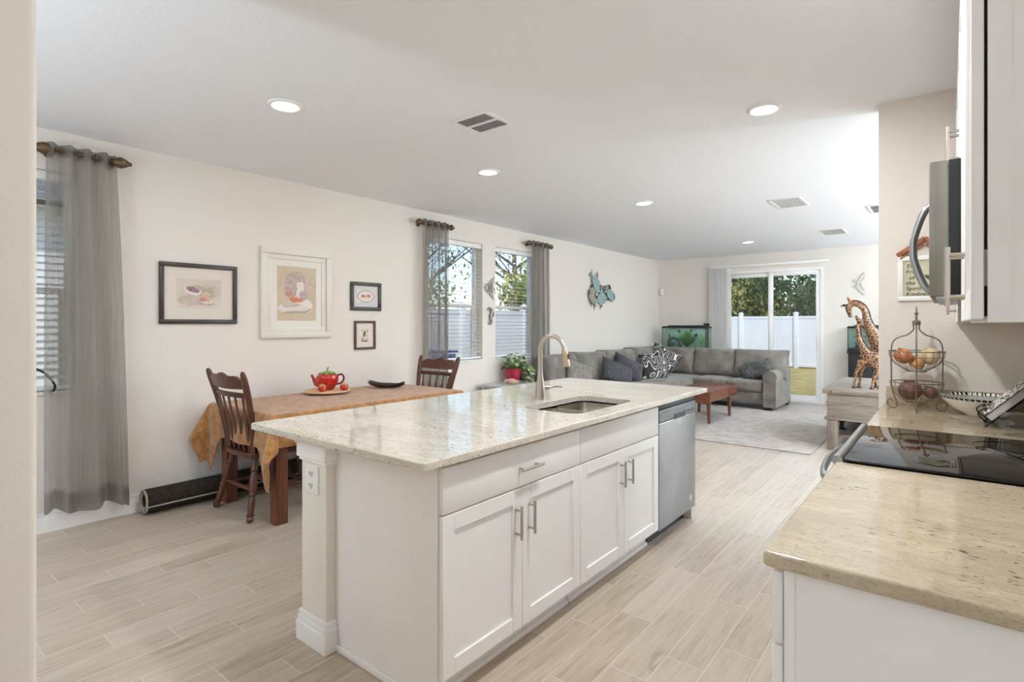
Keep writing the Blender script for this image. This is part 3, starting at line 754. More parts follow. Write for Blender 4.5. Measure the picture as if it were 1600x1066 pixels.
XF = -1.385
def bar_handle(b, c, L, ax, stand=.032, r=.0062, out=(1, 0)):
    """straight bar pull with two posts; out = direction away from the door (x)"""
    c = Vector(c); o = Vector((out[0], out[1], 0)); d = Vector((0, 1, 0)) if ax == 'y' else Vector((0, 0, 1)); p = c + o * stand
    b.tube([p - d * L / 2, p + d * L / 2], r, 12)
    for s in (-1, 1): q = c + d * s * L * .36; b.tube([q, q + o * stand], r * .8, 10)
def shaker(b, x, y0, y1, z0, z1, t=.02, fr=.06, s=1):
    """shaker door in plane x facing +x (s=1) or -x"""
    xa, xb = (x - t, x) if s > 0 else (x, x + t); xi = x - s * .009
    b.box(xa, xb, y0, y0 + fr, z0, z1, .0015, 1); b.box(xa, xb, y1 - fr, y1, z0, z1, .0015, 1)
    b.box(xa, xb, y0 + fr, y1 - fr, z0, z0 + fr, .0015, 1); b.box(xa, xb, y0 + fr, y1 - fr, z1 - fr, z1, .0015, 1)
    b.box(min(xi, xi - s * .006), max(xi, xi - s * .006), y0 + fr, y1 - fr, z0 + fr, z1 - fr)
def island_cabinet(y0, y1, label, pull, end):
    T = thing('base_cabinet', label, 'cabinet', ((XF - 2.02) / 2, (y0 + y1) / 2, 0), 0, 'white island cabinets')
    b = B(); ya = y0 + (.012 if end else .001)
    b.box(-2.018, XF - .022, ya, ya + .016, .10, CU - .002); b.box(-2.018, XF - .022, y1 - .017, y1 - .001, .10, CU - .002); b.box(-2.018, -2.004, ya + .016, y1 - .017, .10, CU - .002)
    b.box(-2.004, XF - .022, ya + .016, y1 - .017, .10, .116); b.box(XF - .04, XF - .022, ya + .016, y1 - .017, .116, CU - .002); link('body', b, 'cab', T)
    b = B(); b.box(-2.0, XF - .085, y0 + .015, y1 - .001, .0, .10); b.box(XF - .085, XF - .070, y0 + .015, y1, 0, .022, .006); link('toe_kick', b, 'cab', T)
    if end:
        b = B(); b.box(-2.022, XF - .022, y0 - .006, y0 + .011, .0, CU - .002); b.box(-2.022, XF - .085, y0 - .018, y0 - .006, 0, .03, .006); link('end_panel', b, 'cab', T)
    ym = (y0 + y1) / 2; g = .0022; zt, zs, zb = .868, .698, .115
    b = B(); b.box(XF - .02, XF, y0 + g, y1 - g, zs + .004, zt, .002, 2); d = link('drawer', b, 'cab', T)
    if pull: b = B(); bar_handle(b, (XF, ym + .035, .778), .15, 'y'); link('handle', b, 'nickel', d)
    for a, e, hy in ((y0 + g, ym - g / 2, ym - .045), (ym + g / 2, y1 - g, ym + .045)):
        b = B(); shaker(b, XF, a, e, zb, zs - .002); d = link('door', b, 'cab', T)
        b = B(); bar_handle(b, (XF, hy, .566), .135, 'z'); link('handle', b, 'nickel', d)
island_cabinet(1.336, 2.254, 'white shaker island cabinet with drawer pull nearest the end panel', True, True)
island_cabinet(2.254, 3.160, 'white shaker sink cabinet beside the dishwasher with plain drawer front', False, False)

T = thing('dishwasher', 'stainless steel dishwasher with dark control strip at the island end', 'dishwasher', (-1.7, 3.48, 0))
b = B(); b.box(-1.98, XF - .03, 3.172, 3.788, .10, .866); b.box(-1.98, -1.47, 3.18, 3.78, .0, .10); link('tub_body', b, 'black', T)
b = B(); b.box(XF - .03, XF - .002, 3.172, 3.788, .098, .762, .006, 3); d = link('door', b, 'dwsteel', T)
b = B(); b.box(XF - .03, XF, 3.172, 3.788, .765, .842, .005, 3); p = link('control_panel', b, plain('graphite_panel', lin(112, 118, 124), .35, .5), T)
b = B(); b.box(XF - .035, XF - .012, 3.172, 3.788, .843, .872, .003); link('top_strip', b, 'black', T)
b = B(); q = rrect(-.085, .085, -.012, .02, .012); b.prism(q, .006, M4=TR((XF - .002, 3.50, .772), (PI / 2, 0, PI / 2))); link('handle_recess', b, 'black', p)
b = B(); b.lathe([(.052, 0), (.050, .0025), (.02, .003), (0, .003)], (0, 0, 0), 24, TR((XF - .003, 3.50, .757), (0, PI / 2, 0), (.8, 1, 1))); link('handle_scoop', b, plain('scoop_steel', lin(168, 169, 170), .4, .9), d)
for k in range(5): b = B(); y = 3.60 + k * .032; b.tube([(XF - .001, y, .808), (XF + .003, y, .808)], .0085 if k < 3 else .007, 14); link('button', b, plain('button_light', lin(170, 176, 180), .4) if k == 0 else M['button_light'] if 'button_light' in M else bpy.data.materials['button_light'], p)
b = B(); b.box(XF - .0005, XF + .0006, 3.21, 3.33, .822, .828); b.box(XF - .0005, XF + .0006, 3.56, 3.75, .783, .789); link('printed_marks', b, 'black', p)
b = B(); b.lathe([(.0, 0), (.02, 0), (.02, .0006), (0, .0006)], (0, 0, 0), 20, TR((XF - .002, 3.70, .18), (0, PI / 2, 0))); link('round_badge', b, plain('badge_grey', lin(190, 190, 190), .4, .3), d)
b = B(); b.box(-1.99, XF - .03, 3.792, 3.81, 0, CU - .002, .002)
single('island_end_panel', b, 'cab', 'narrow white end panel past the dishwasher', 'panel')

# worktop with a hole for the sink
SX0, SX1, SY0, SY1 = -1.845, -1.475, 2.37, 3.02
b = B(); hole = rrect(SX0, SX1, SY0, SY1, .07, 6)
stone_slab(b, (-2.545, -1.352, 1.215, 3.945), .018, CU, CT, hole[::-1])
flat_top(single('island_worktop', b, 'granite', 'speckled pale granite worktop covering the island', 'worktop'))
T = thing('kitchen_sink', 'stainless steel double bowl sink set under the island worktop', 'sink', (-1.66, 2.695, .70))
b = B()
def bowl(b, x0, x1, y0, y1, zt, dep, r=.05):
    rings = []
    for z, ins, rr in ((zt, 0, r), (zt - dep + .03, .008, r), (zt - dep + .008, .02, r * .8), (zt - dep, .045, r * .6)): rings.append([(p[0], p[1], z) for p in rrect(x0 + ins, x1 - ins, y0 + ins, y1 - ins, rr, 5)])
    n = len(rings[0]); V = [p for q in rings for p in q]; F = []
    for i in range(3):
        for j in range(n): F.append([i * n + j, (i + 1) * n + j, (i + 1) * n + (j + 1) % n, i * n + (j + 1) % n])
    F.append([3 * n + j for j in range(n)]); b._add(V, F)
bowl(b, SX0 - .01, SX1 + .01, SY0 - .01, 2.688, CU - .012, .17); link('small_bowl', b, 'sinksteel', T, 38, False)
b = B(); bowl(b, SX0 - .01, SX1 + .01, 2.706, SY1 + .01, CU - .012, .20); link('large_bowl', b, 'sinksteel', T, 38, False)
b = B(); b.prism(rrect(SX0 - .03, SX1 + .03, SY0 - .03, SY1 + .03, .07), .002, [rrect(SX0 - .01, SX1 + .01, SY0 - .01, 2.688, .05)[::-1], rrect(SX0 - .01, SX1 + .01, 2.706, SY1 + .01, .05)[::-1]], TR((0, 0, CU - .013))); link('rim_flange', b, 'sinksteel', T)
for y in (2.53, 2.86):
    b = B(); b.lathe([(.0, .001), (.02, .001), (.036, .004), (.042, .001)], (-1.66, y, CU - .012 - (.17 if y < 2.6 else .20)), 20); link('drain', b, 'nickel', T)
T = thing('kitchen_faucet', 'tall brushed nickel gooseneck faucet behind the island sink', 'faucet', (-1.945, 2.70, CT))
fx, fy = -1.945, 2.70
b = B(); b.lathe([(.0, 0), (.034, 0), (.034, .012), (.031, .05), (.025, .10), (.0175, .145), (.015, .18)], (fx, fy, CT), 24); link('base_body', b, 'nickel', T)
R = .088; zc = 1.318 - R - .014
b = B(); b.tube([(fx, fy, 1.08), (fx, fy, zc - .05)] + arc((fx + R, fy, zc), R, PI, .12, 22), .0145, 16); link('gooseneck', b, 'nickel', T)
e = Vector((fx + R + R * math.cos(.12), fy, zc + R * math.sin(.12))); d = Vector((.16, 0, -1)).normalized()
b = B(); b.tube([e + d * q for q in (0, .006, .03, .06, .085, .105)], [.016, .018, .0185, .0205, .0225, .0215], 16); h = link('spray_head', b, plain('warm_nickel', lin(198, 176, 150), .3, 1), T)
b = B(); p = e + d * .05; b.box(-.004, .004, -.007, .007, -.02, .02, .003, 2, TR(p + Vector((.0205, 0, .006)), (0, .16, 0))); link('spray_button', b, plain('brown_button', lin(96, 64, 46), .4), h)
b = B(); b.tube([(fx, fy + .02, .985), (fx + .01, fy + .045, .985), (fx + .02, fy + .06, .985)], [.016, .016, .013], 14); b.tube([(fx + .02, fy + .055, .985), (fx + .05, fy + .085, .992), (fx + .085, fy + .115, .990)], [.009, .007, .0055], 12); link('lever_handle', b, 'nickel', T)

# ================================================================== KITCHEN WALL RUN
XC = -.297
def slab(y0, y1, label):
    b = B(); stone_slab(b, (XC, XK - .001, y0, y1), .012, CU, CT, None, .006)
    flat_top(single('granite_worktop', b, 'granite_lit', label, 'worktop'))
slab(1.185, 2.113, 'speckled granite worktop on the near side of the cooktop')
slab(2.886, YS - .001, 'granite worktop beyond the cooktop under the wire basket')
b = B(); b.box(-.283, XK - .022, YS - .021, YS - .001, CT, 1.015, .003); single('granite_backsplash', b, 'granite_lit', 'low granite upstand along the wall behind the wire basket', 'backsplash')
b = B(); b.box(XK - .021, XK - .001, 2.886, YS - .001, CT, 1.015, .003); single('granite_backsplash', b, 'granite_lit', 'low granite upstand on the side wall behind the tilted book', 'backsplash')
def wall_base(y0, y1, label, drawers):
    T = thing('base_cabinet', label, 'cabinet', (.04, (y0 + y1) / 2, 0), 0, 'white cabinets along the kitchen wall'); xf = XC + .012
    b = B(); b.box(xf + .024, XK - .002, y0, y1, .10, CU - .002); link('body', b, 'cab', T)
    b = B(); b.box(xf + .085, XK - .01, y0 + .01, y1, 0, .10); link('toe_kick', b, 'cab', T)
    b = B(); b.box(xf + .024, xf + .044, y0 - .006, y0, .10, CU - .002); b.box(xf + .044, XK - .002, y0 - .004, y0, .10, CU - .002); link('end_panel', b, 'cab', T)
    b = B(); b.box(xf, xf + .02, y0 + .002, y1 - .002, .72, .868, .002, 2); d = link('drawer', b, 'cab', T)
    b = B(); bar_handle(b, (xf, (y0 + y1) / 2, .79), .15, 'y', out=(-1, 0)); link('handle', b, 'nickel', d)
    ym = (y0 + y1) / 2
    for a, e, hy in ((y0 + .002, ym - .001, ym - .045), (ym + .001, y1 - .002, ym + .045)):
        b = B(); shaker(b, xf, a, e, .115, .714, s=-1); d = link('door', b, 'cab', T)
        b = B(); bar_handle(b, (xf, hy, .58), .135, 'z', out=(-1, 0)); link('handle', b, 'nickel', d)
wall_base(1.215, 2.11, 'white base cabinet under the near granite worktop', 1)
wall_base(2.892, YS - .004, 'white base cabinet past the range under the wire basket', 1)

T = thing('range_cooker', 'black glass top range with steel front between the two granite worktops', 'range', (.02, 2.5, 0))
ry0, ry1 = 2.119, 2.880
b = B(); b.box(-.27, XK - .003, ry0, ry1, .03, .905); b.box(-.2, XK - .05, ry0 + .03, ry1 - .03, 0, .03); link('body', b, 'black', T)
b = B(); b.box(-.318, -.272, ry0 + .003, ry1 - .003, .20, .882, .006); d = link('oven_door', b, 'steel', T)
b = B(); b.box(-.3195, -.317, ry0 + .09, ry1 - .09, .30, .66); link('oven_window', b, 'blackglass', d)
b = B(); pts = smooth([(-.318, ry0 + .07, .838), (-.345, ry0 + .09, .838), (-.364, ry0 + .21, .838), (-.373, (ry0 + ry1) / 2, .838), (-.364, ry1 - .21, .838), (-.345, ry1 - .09, .838), (-.318, ry1 - .07, .838)], 6)
b.tube(pts, .014, 14, flat=(1.3, .8)); link('handle', b, 'steel', d)
b = B(); b.box(-.318, -.272, ry0 + .003, ry1 - .003, .04, .19, .006); link('warming_drawer', b, 'steel', T)
b = B(); b.box(-.275, XK - .004, ry0 - .003, ry1 + .003, .917, .9265, .003); link('cooktop_glass', b, 'blackglass', T)
b = B(); b.tube([(-.293, ry0 - .001, .917), (-.293, ry1 + .001, .917)], .0165, 14); link('front_rail', b, 'steel', T)
b = B()
for x, y, r in ((-.10, 2.30, .10), (-.10, 2.70, .075), (.17, 2.30, .075), (.17, 2.70, .10)): b.lathe([(r - .0012, .0), (r, 0), (r, .0002), (r - .0012, .0002)], (x, y, .9266), 40, closed=True)
link('burner_rings', b, plain('burner_grey', lin(38, 38, 40), .1), T)

# upper cabinets and microwave
XD = .0295; XB = .0505; UZ = 1.381
def upper(y0, y1, z0, z1, label, ndoor=2, hz='b'):
    T = thing('wall_cabinet', label, 'cabinet', (.2, (y0 + y1) / 2, z0), 0, 'white wall cabinets')
    b = B(); b.box(XB, XK - .002, y0 + .002, y1 - .002, z0, z1); link('body', b, 'cab', T)
    b = B(); b.box(XB + .012, XB + .03, y0 + .0005, y0 + .002, z0, z1); b.box(XB, XB + .012, y0 + .0005, y0 + .002, z0, z1); link('face_edge', b, 'cab', T)
    w = (y1 - y0) / ndoor
    for i in range(ndoor):
        a, e = y0 + w * i + .0015, y0 + w * (i + 1) - .0015
        b = B(); shaker(b, XD, a, e, z0 + .004, z1 - .004, .0165, .058, -1); d = link('door', b, 'cab', T)
        hy = (e - .032) if i == 0 and ndoor == 2 else a + .032
        b = B(); L = .135; bar_handle(b, (XD, hy, z0 + .04 + L / 2 + (.0 if hz == 'b' else 0)), L, 'z', .032, .006, out=(-1, 0)); link('handle', b, 'nickel', d)
        for z in (z0 + .09, z1 - .09): b = B(); b.box(XD + .0165, XB, a + .004, a + .012, z - .03, z + .03); b.tube([(XD + .018, a + .004, z - .03), (XD + .018, a + .004, z + .03)], .002, 6); link('hinge', b, 'steel', d)
    b = B(); b.box(XD + .0168, XB - .001, y0 + .012, y1 - .012, z0 + .01, z1 - .01); link('door_gap_shade', b, 'dark_gap', T)  # dark fill that paints the shade in the gap behind the doors
upper(1.19, 2.115, UZ, 2.45, 'large white wall cabinet nearest the camera above the near worktop')
upper(2.117, 2.883, 1.90, 2.45, 'short white wall cabinet directly above the microwave')
upper(2.885, YS - .003, UZ, 2.45, 'white wall cabinet past the microwave above the wire basket worktop')
T = thing('microwave', 'grey steel over the range microwave with a bowed handle', 'microwave', (.15, 2.5, 1.463))
b = B(); b.box(.0, XK - .003, 2.121, 2.879, 1.467, 1.878, .003); link('case', b, 'black', T)
b = B(); b.box(-.047, -.001, 2.121, 2.879, 1.463, 1.878, .004); d = link('door', b, 'mwsteel', T)
b = B(); b.box(-.0485, -.0465, 2.20, 2.62, 1.53, 1.80); link('door_window', b, 'blackglass', d)
b = B(); pts = smooth([(-.047, 2.66, 1.50), (-.075, 2.66, 1.53), (-.104, 2.66, 1.62), (-.108, 2.66, 1.67), (-.104, 2.66, 1.72), (-.075, 2.66, 1.81), (-.047, 2.66, 1.84)], 6); b.tube(pts, .013, 14, flat=(1, 1.2)); link('handle', b, 'steel', d)
b = B(); b.box(-.03, XK - .02, 2.14, 2.86, 1.455, 1.467)
for i in range(6): b.box(.0, .012, 2.20 + i * .1, 2.26 + i * .1, 1.452, 1.456)
link('vent_grille', b, 'steel', T)

# framed saying with a little wooden gable, on the end wall
T = thing('framed_sign', 'white framed saying with an apple and copper wooden gable on the end wall', 'sign', (-.11, YS, 1.51))
yb = YS - .001
b = B(); x0, x1, z0, z1 = -.228, .02, 1.508, 1.762; f = .026
for a in ((x0, x1, z0, z0 + f), (x0, x1, z1 - f, z1), (x0, x0 + f, z0 + f, z1 - f), (x1 - f, x1, z0 + f, z1 - f)): b.box(a[0], a[1], yb - .018, yb, a[2], a[3], .003)
link('frame', b, 'white', T)
b = B(); b.box(x0 + f, x1 - f, yb - .006, yb - .002, z0 + f, z1 - f); pp = link('printed_panel', b, plain('sage_paper', lin(206, 202, 174), .7, var=.1, scale=20), T)
LET = []
for i, s in enumerate(['The', 'Fruit', 'of', 'the', 'Spirit is', 'Kindness']):
    cu = bpy.data.curves.new('lettering', 'FONT'); cu.body = s; cu.size = .031; cu.extrude = .0006; cu.shear = .18; cu.align_x = 'LEFT'; cu.space_character = 1.05
    o = bpy.data.objects.new('lettering', cu); COL.objects.link(o); o.parent = T; o.rotation_euler = (PI / 2, 0, 0); o.location = (x0 + f + .012 + (.014 if i == 2 else 0) + .11, yb - .0072 - YS, z1 - f - .042 - i * .0315 - 1.51); cu.materials.append(M['black']); LET.append(o)
dg = bpy.context.evaluated_depsgraph_get(); dg.update()
for o in LET:
    me = bpy.data.meshes.new_from_object(o.evaluated_get(dg)); q = bpy.data.objects.new('lettering', me); COL.objects.link(q); q.parent = T; q.location = o.location; q.rotation_euler = o.rotation_euler
    if not me.materials: me.materials.append(M['black'])
for o in LET: bpy.data.objects.remove(o)
b = B(); ax = -.044; az = 1.598
b.ball((ax, yb - .008, az), (.027, .004, .032), 16, 10); b.mi = 1
for s, a in ((-1, .35), (1, .9)): b.ball((0, 0, 0), (.032, .003, .011), 12, 8, TR((ax + s * .034, yb - .009, az + .034), (0, -s * a + (.3 if s < 0 else 0), 0)))
b.tube([(ax, yb - .009, az + .028), (ax - .004, yb - .009, az + .05), (ax - .018, yb - .009, az + .072)], .002, 6)
link('painted_apple', b, [plain('apple_red', lin(150, 44, 44), .5, var=.25, scale=60), plain('leaf_dark_green', lin(74, 82, 58), .6)], T)
b = B()
for s in (-1, 1):
    cx = (x0 + x1) / 2; m = TR((cx + s * .062, yb - .012, 1.812), (0, s * .62, 0)); b.box(-.078, .078, -.010, .010, -.011, .013, .002, 1, m)
    m = TR((cx + s * .058, yb - .012, 1.786), (0, s * .62, 0)); b.box(-.066, .066, -.007, .007, -.006, .006, .002, 1, m)
link('gable', b, 'copperwood', T)
b = B(); b.tube([(-.165, yb - .004, 1.795), (-.168, yb - .014, 1.80)], .006, 10); link('nail', b, 'bronze', T)

# ================================================================== THINGS ON THE FAR WORKTOP
bx, by = -.135, 3.655
T = thing('basket_stand', 'two tier taupe wire basket with scroll feet and a pointed finial', 'basket', (bx, by, CT))
rot = math.radians(2.1)
def pol(r, a, z): return (bx + r * math.cos(a + rot), by + r * math.sin(a + rot), z)
for k in range(4):
    a = k * PI / 2 + (0 if k % 2 == 0 else 0)
    prof = [(.0135, 1.372), (.014, 1.345), (.04, 1.318), (.072, 1.306), (.099, 1.285), (.111, 1.24), (.111, 1.10), (.109, 1.03), (.096, .975), (.085, .945), (.084, .930), (.096, .9195), (.117, .922), (.129, .940), (.125, .960), (.111, .964), (.104, .950)]
    b = B(); b.tube([pol(r, a, z) for r, z in smooth(prof, 5)], .0036, 8); link('scroll_leg', b, 'basketmetal', T)
b = B(); b.lathe([(.0, 1.37), (.017, 1.37), (.019, 1.378), (.019, 1.39), (.014, 1.396), (.006, 1.40), (.005, 1.425), (.010, 1.43), (.010, 1.436), (.004, 1.442), (.003, 1.46), (.0, 1.478)], (bx, by, 0), 16); link('finial', b, 'basketmetal', T)
def wire_bowl(zr, r, dep, nm):
    b = B()
    b.tube([pol(r, 2 * PI * i / 40, zr) for i in range(40)], .0028, 6, closed=True)
    b.tube([pol(r * .95, 2 * PI * i / 40, zr - dep * .28) for i in range(40)], .0016, 5, closed=True)
    b.tube([pol(.045, 2 * PI * i / 24, zr - dep) for i in range(24)], .0022, 5, closed=True)
    for i in range(20):
        a = 2 * PI * i / 20; b.tube([pol(r * math.sin(t) if t > .3 else .045, a, zr - dep * math.cos(t)) for t in [.3 + (PI / 2 - .3) * j / 7 for j in range(8)]], .0013, 5)
    return link(nm, b, 'basketmetal', T)
wire_bowl(1.229, .124, .108, 'upper_bowl'); wire_bowl(1.062, .118, .112, 'lower_bowl')
def onion(name, x, y, z, r, mat, label, cat='onion', grp=None):
    b = B(); b.lathe([(r * .12, -r * .98), (r * .5, -r * .9), (r * .88, -r * .5), (r, 0), (r * .9, r * .45), (r * .55, r * .8), (r * .2, r * .98), (r * .1, r * 1.25), (0, r * 1.3)], (0, 0, 0), 20, TR((x, y, z), (.5, -.4, 0)))
    single(name, b, mat, label, cat, grp)
t = NT('onion_skin_gold'); c = t.co(); n = t.noise(t.mp(c, (40, 40, 6)), 1, 3); M['onion_g'] = t.done(t.pbr(t.ramp(n, [(.3, lin(176, 118, 62)), (.7, lin(216, 170, 108))]), .35))
t = NT('onion_skin_pale'); c = t.co(); n = t.noise(t.mp(c, (40, 40, 6)), 1, 3); M['onion_p'] = t.done(t.pbr(t.ramp(n, [(.3, lin(206, 178, 128)), (.7, lin(232, 216, 178))]), .4))
t = NT('onion_skin_copper'); c = t.co(); n = t.noise(t.mp(c, (40, 40, 6)), 1, 3); M['onion_c'] = t.done(t.pbr(t.ramp(n, [(.3, lin(168, 92, 54)), (.7, lin(214, 148, 98))]), .3))
t = NT('onion_skin_red'); c = t.co(); n = t.noise(t.mp(c, (30, 30, 6)), 1, 3); M['onion_r'] = t.done(t.pbr(t.ramp(n, [(.3, lin(84, 52, 46)), (.7, lin(132, 92, 82))]), .45))
def scr(dx, dy): return (bx + dx - dy * .037, by + dx * .037 + dy)
x, y = scr(-.058, -.01); onion('onion', x, y, 1.204, .043, 'onion_c', 'copper skinned onion at the left of the upper wire bowl', grp='onions in the wire basket')
x, y = scr(.055, -.005); onion('onion', x, y, 1.206, .046, 'onion_p', 'pale straw coloured onion at the right of the upper wire bowl', grp='onions in the wire basket')
x, y = scr(-.003, .045); onion('onion', x, y, 1.172, .033, 'onion_g', 'golden onion between the copper and the pale onion', grp='onions in the wire basket')
x, y = scr(.008, -.045); onion('onion', x, y, 1.160, .028, 'onion_g', 'small golden onion at the front of the upper wire bowl', grp='onions in the wire basket')
x, y = scr(-.028, -.005); onion('onion', x, y, 1.019, .055, 'onion_r', 'big purple brown onion in the lower wire bowl', grp='onions in the wire basket')
x, y = scr(.060, .0); onion('onion', x, y, 1.012, .033, 'onion_r', 'small purple brown onion at the right of the lower wire bowl', grp='onions in the wire basket')

T = thing('serving_bowl', 'wide white bowl with a black patterned rim beside the wire basket', 'bowl', (.145, 3.60, CT))
b = B(); cx, cy = .145, 3.60
b.lathe([(.0, .006), (.06, .006), (.065, .0), (.075, .0), (.08, .008), (.13, .035), (.172, .078), (.181, .092), (.186, .093), (.188, .096), (.182, .098), (.166, .080), (.12, .038), (.07, .016), (.0, .014)], (cx, cy, CT), 48); bo = link('bowl_body', b, plain('white_glaze', lin(246, 244, 238), .2), T)
t = NT('rim_pattern'); s = t.n('ShaderNodeSeparateXYZ'); t.set(s.inputs[0], t.co()); an = t.ma('ARCTAN2', s.outputs[1], s.outputs[0])
sc = t.ma('ABSOLUTE', t.ma('SINE', t.ma('MULTIPLY', an, 26.0))); lv = t.ma('MULTIPLY', t.ma('SUBTRACT', .098, s.outputs[2]), 40.0)
M['rimpat'] = t.done(t.pbr(t.ramp(t.ma('SUBTRACT', sc, lv), [(.12, lin(235, 230, 220)), (.2, lin(36, 36, 34))]), .2))
b = B(); b.lathe([(.1525, .0665), (.167, .0812), (.1825, .0988), (.1885, .0968), (.1868, .0925), (.1818, .0915), (.179, .088)], (cx, cy, CT), 64); link('patterned_rim', b, 'rimpat', bo)
b = B(); b.lathe([(.0, .004), (.05, .004), (.055, 0), (.062, 0), (.066, .005), (.105, .018), (.112, .021), (.112, .024), (.104, .022), (.06, .010), (.0, .009)], (.115, 3.305, CT), 40); single('glass_plate', b, 'clearglass', 'clear glass plate lying in front of the patterned bowl', 'plate')
T = thing('book_stand', 'black iron easel stand holding a tilted book', 'stand', (.22, 3.30, CT))
# the book leans up toward the side wall; u = along the slope, n = its normal
u = Vector((.69, 0, .724)); nn = Vector((-.724, 0, .69)); o0 = Vector((.145, 0, CT + .035))
ys0, ys1 = 3.195, 3.415
b = B()
for y in (ys0 + .03, ys1 - .03):
    b.tube([o0 - u * .045 - nn * .012 + Vector((0, y, 0)), o0 + u * .24 - nn * .012 + Vector((0, y, 0))], .004, 8)
b.tube([o0 - nn * .012 + u * .2 + Vector((0, ys0 + .03, 0)), o0 - nn * .012 + u * .2 + Vector((0, ys1 - .03, 0))], .004, 8)
link('back_rest', b, 'blackmetal', T)
for y in (ys0 + .03, ys1 - .03):
    b = B(); p = o0 - u * .016 - nn * .012 + Vector((0, y, 0)); b.tube(smooth([p, p + nn * .045, p + nn * .062 + u * .012, p + nn * .055 + u * .045, p + nn * .05 + u * .03], 4), .0032, 8)
    link('front_hook', b, 'blackmetal', T)
b = B(); p = o0 + u * .17 - nn * .012; b.tube([p + Vector((0, (ys0 + ys1) / 2, 0)), (.305, (ys0 + ys1) / 2, CT + .004)], .004, 8); link('prop_leg', b, 'blackmetal', T)
T = thing('cook_book', 'thick pale book with dark print on its cover, tilted on the iron stand', 'book', (.22, 3.30, CT + .03))
ang = -math.atan2(u.z, u.x)
mB = Matrix.Translation(o0 + u * .125 + nn * .012 + Vector((0, (ys0 + ys1) / 2, 0))) @ Matrix(((u.x, 0, nn.x, 0), (0, 1, 0, 0), (u.z, 0, nn.z, 0), (0, 0, 0, 1)))
b = B(); b.box(-.123, .123, -.11, .11, -.015, .013, 0, 1, mB); link('page_block', b, plain('pages_grey', lin(196, 194, 194), .8, var=.05, scale=60), T)
b = B(); b.box(-.127, .127, -.113, .113, .0132, .016, .001, 1, mB); b.box(-.127, .127, -.113, .113, -.0185, -.0152, .001, 1, mB); b.box(-.1275, -.1235, -.113, .113, -.0185, .016, 0, 1, mB); cv = link('cover', b, 'black', T)
t = NT('cover_print'); c = t.co(); M['coverp'] = t.done(t.pbr(t.ramp(t.noise(t.mp(c, (70, 20, 70)), 1, 3, .7), [(.46, lin(226, 220, 208)), (.54, lin(70, 66, 62))]), .5))
b = B(); b.box(-.123, .123, -.109, .109, .0161, .0172, 0, 1, mB); link('cover_print', b, 'coverp', cv)
T = thing('ribbed_jar', 'clear ribbed glass jar lying beside the iron book stand', 'jar', (.25, 3.10, CT))
b = B(); n = 72; prof = [(0, .0), (.036, .0), (.046, .008), (.048, .02), (.048, .14), (.042, .152), (.036, .158), (.036, .172), (.033, .172), (.033, .156), (.044, .136), (.044, .02), (.03, .006), (0, .006)]
m = TR((.172, 3.015, CT + .049), (PI / 2, 0, PI / 2 + .55)); V = []; F = []
for i, (r, z) in enumerate(prof):
    for j in range(n): q = r * (1 + (.022 * math.cos(j * PI / 1.5) if .02 <= z <= .14 and r > .047 else 0)); a = 2 * PI * j / n; V.append((q * math.cos(a), q * math.sin(a), z))
for i in range(len(prof) - 1):
    for j in range(n): F.append([i * n + j, i * n + (j + 1) % n, (i + 1) * n + (j + 1) % n, (i + 1) * n + j])
b._add(V, F, m); link('jar_body', b, 'clearglass', T)
b = B(); b.lathe([(0, .1725), (.039, .1725), (.039, .188), (.0, .188)], (0, 0, 0), 28, m); link('jar_lid', b, 'nickel', T)
# ================================================================== DINING AREA
TX0, TX1, TY0, TY1, TZ = -4.50, -3.545, 1.862, 3.645, .752
T = thing('dining_table', 'reddish wooden dining table under the gold cloth', 'table', ((TX0 + TX1) / 2, (TY0 + TY1) / 2, 0))
b = B(); b.box(TX0, TX1, TY0, TY1, TZ - .03, TZ, .004); link('tabletop', b, 'mahogany_y', T)
b = B(); i_ = .06
b.box(TX0 + i_, TX1 - i_, TY0 + i_, TY0 + i_ + .022, TZ - .12, TZ - .03); b.box(TX0 + i_, TX1 - i_, TY1 - i_ - .022, TY1 - i_, TZ - .12, TZ - .03); b.box(TX0 + i_, TX0 + i_ + .022, TY0 + i_, TY1 - i_, TZ - .12, TZ - .03); b.box(TX1 - i_ - .022, TX1 - i_, TY0 + i_, TY1 - i_, TZ - .12, TZ - .03); link('apron', b, 'mahogany_y', T)
for x in (TX0 + .10, TX1 - .105):
    for y in (TY0 + .02, TY1 - .105): b = B(); b.box(x, x + .085, y, y + .085, 0, TZ - .03, .004); link('leg', b, 'mahogany_y', T)

def drape(q):
    """cloth laid over the table: q = flat position measured from the table centre"""
    hx, hy = (TX1 - TX0) / 2 + .006, (TY1 - TY0) / 2 + .006; cx, cy = (TX0 + TX1) / 2, (TY0 + TY1) / 2; zt = TZ + .005
    dx = max(0, abs(q[0]) - hx); dy = max(0, abs(q[1]) - hy); sx = 1 if q[0] > 0 else -1; sy = 1 if q[1] > 0 else -1
    x = cx + max(-hx, min(hx, q[0])); y = cy + max(-hy, min(hy, q[1])); r = math.hypot(dx, dy)
    if r == 0: return (x, y, zt + .0018 * math.sin(9 * q[0] + 5 * q[1]) * math.sin(13 * q[1]))
    a = math.atan2(dy, dx); rr = .012
    wav = math.sin(17 * q[1]) * .006 if dy == 0 else math.sin(15 * q[0] + 1) * .012 if dx == 0 else .016 * math.sin(a * 5.0 - 1.0) * min(1, r / .3)
    if dx and dy: r = r if r < .34 else .34 + (r - .34) * .62
    out = rr * min(1, r / .02) + (.008 + wav) * min(1, r / .12) + (.145 * math.sin(2 * a) ** .8 * min(1, r / .30) * (1 - .35 * max(0, r - .3) / .2) if dx and dy else 0)
    return (x + sx * math.cos(a) * out, y + sy * math.sin(a) * out, zt - max(0, r - rr * .6) * (1 - .04 * math.sin(2 * a)))
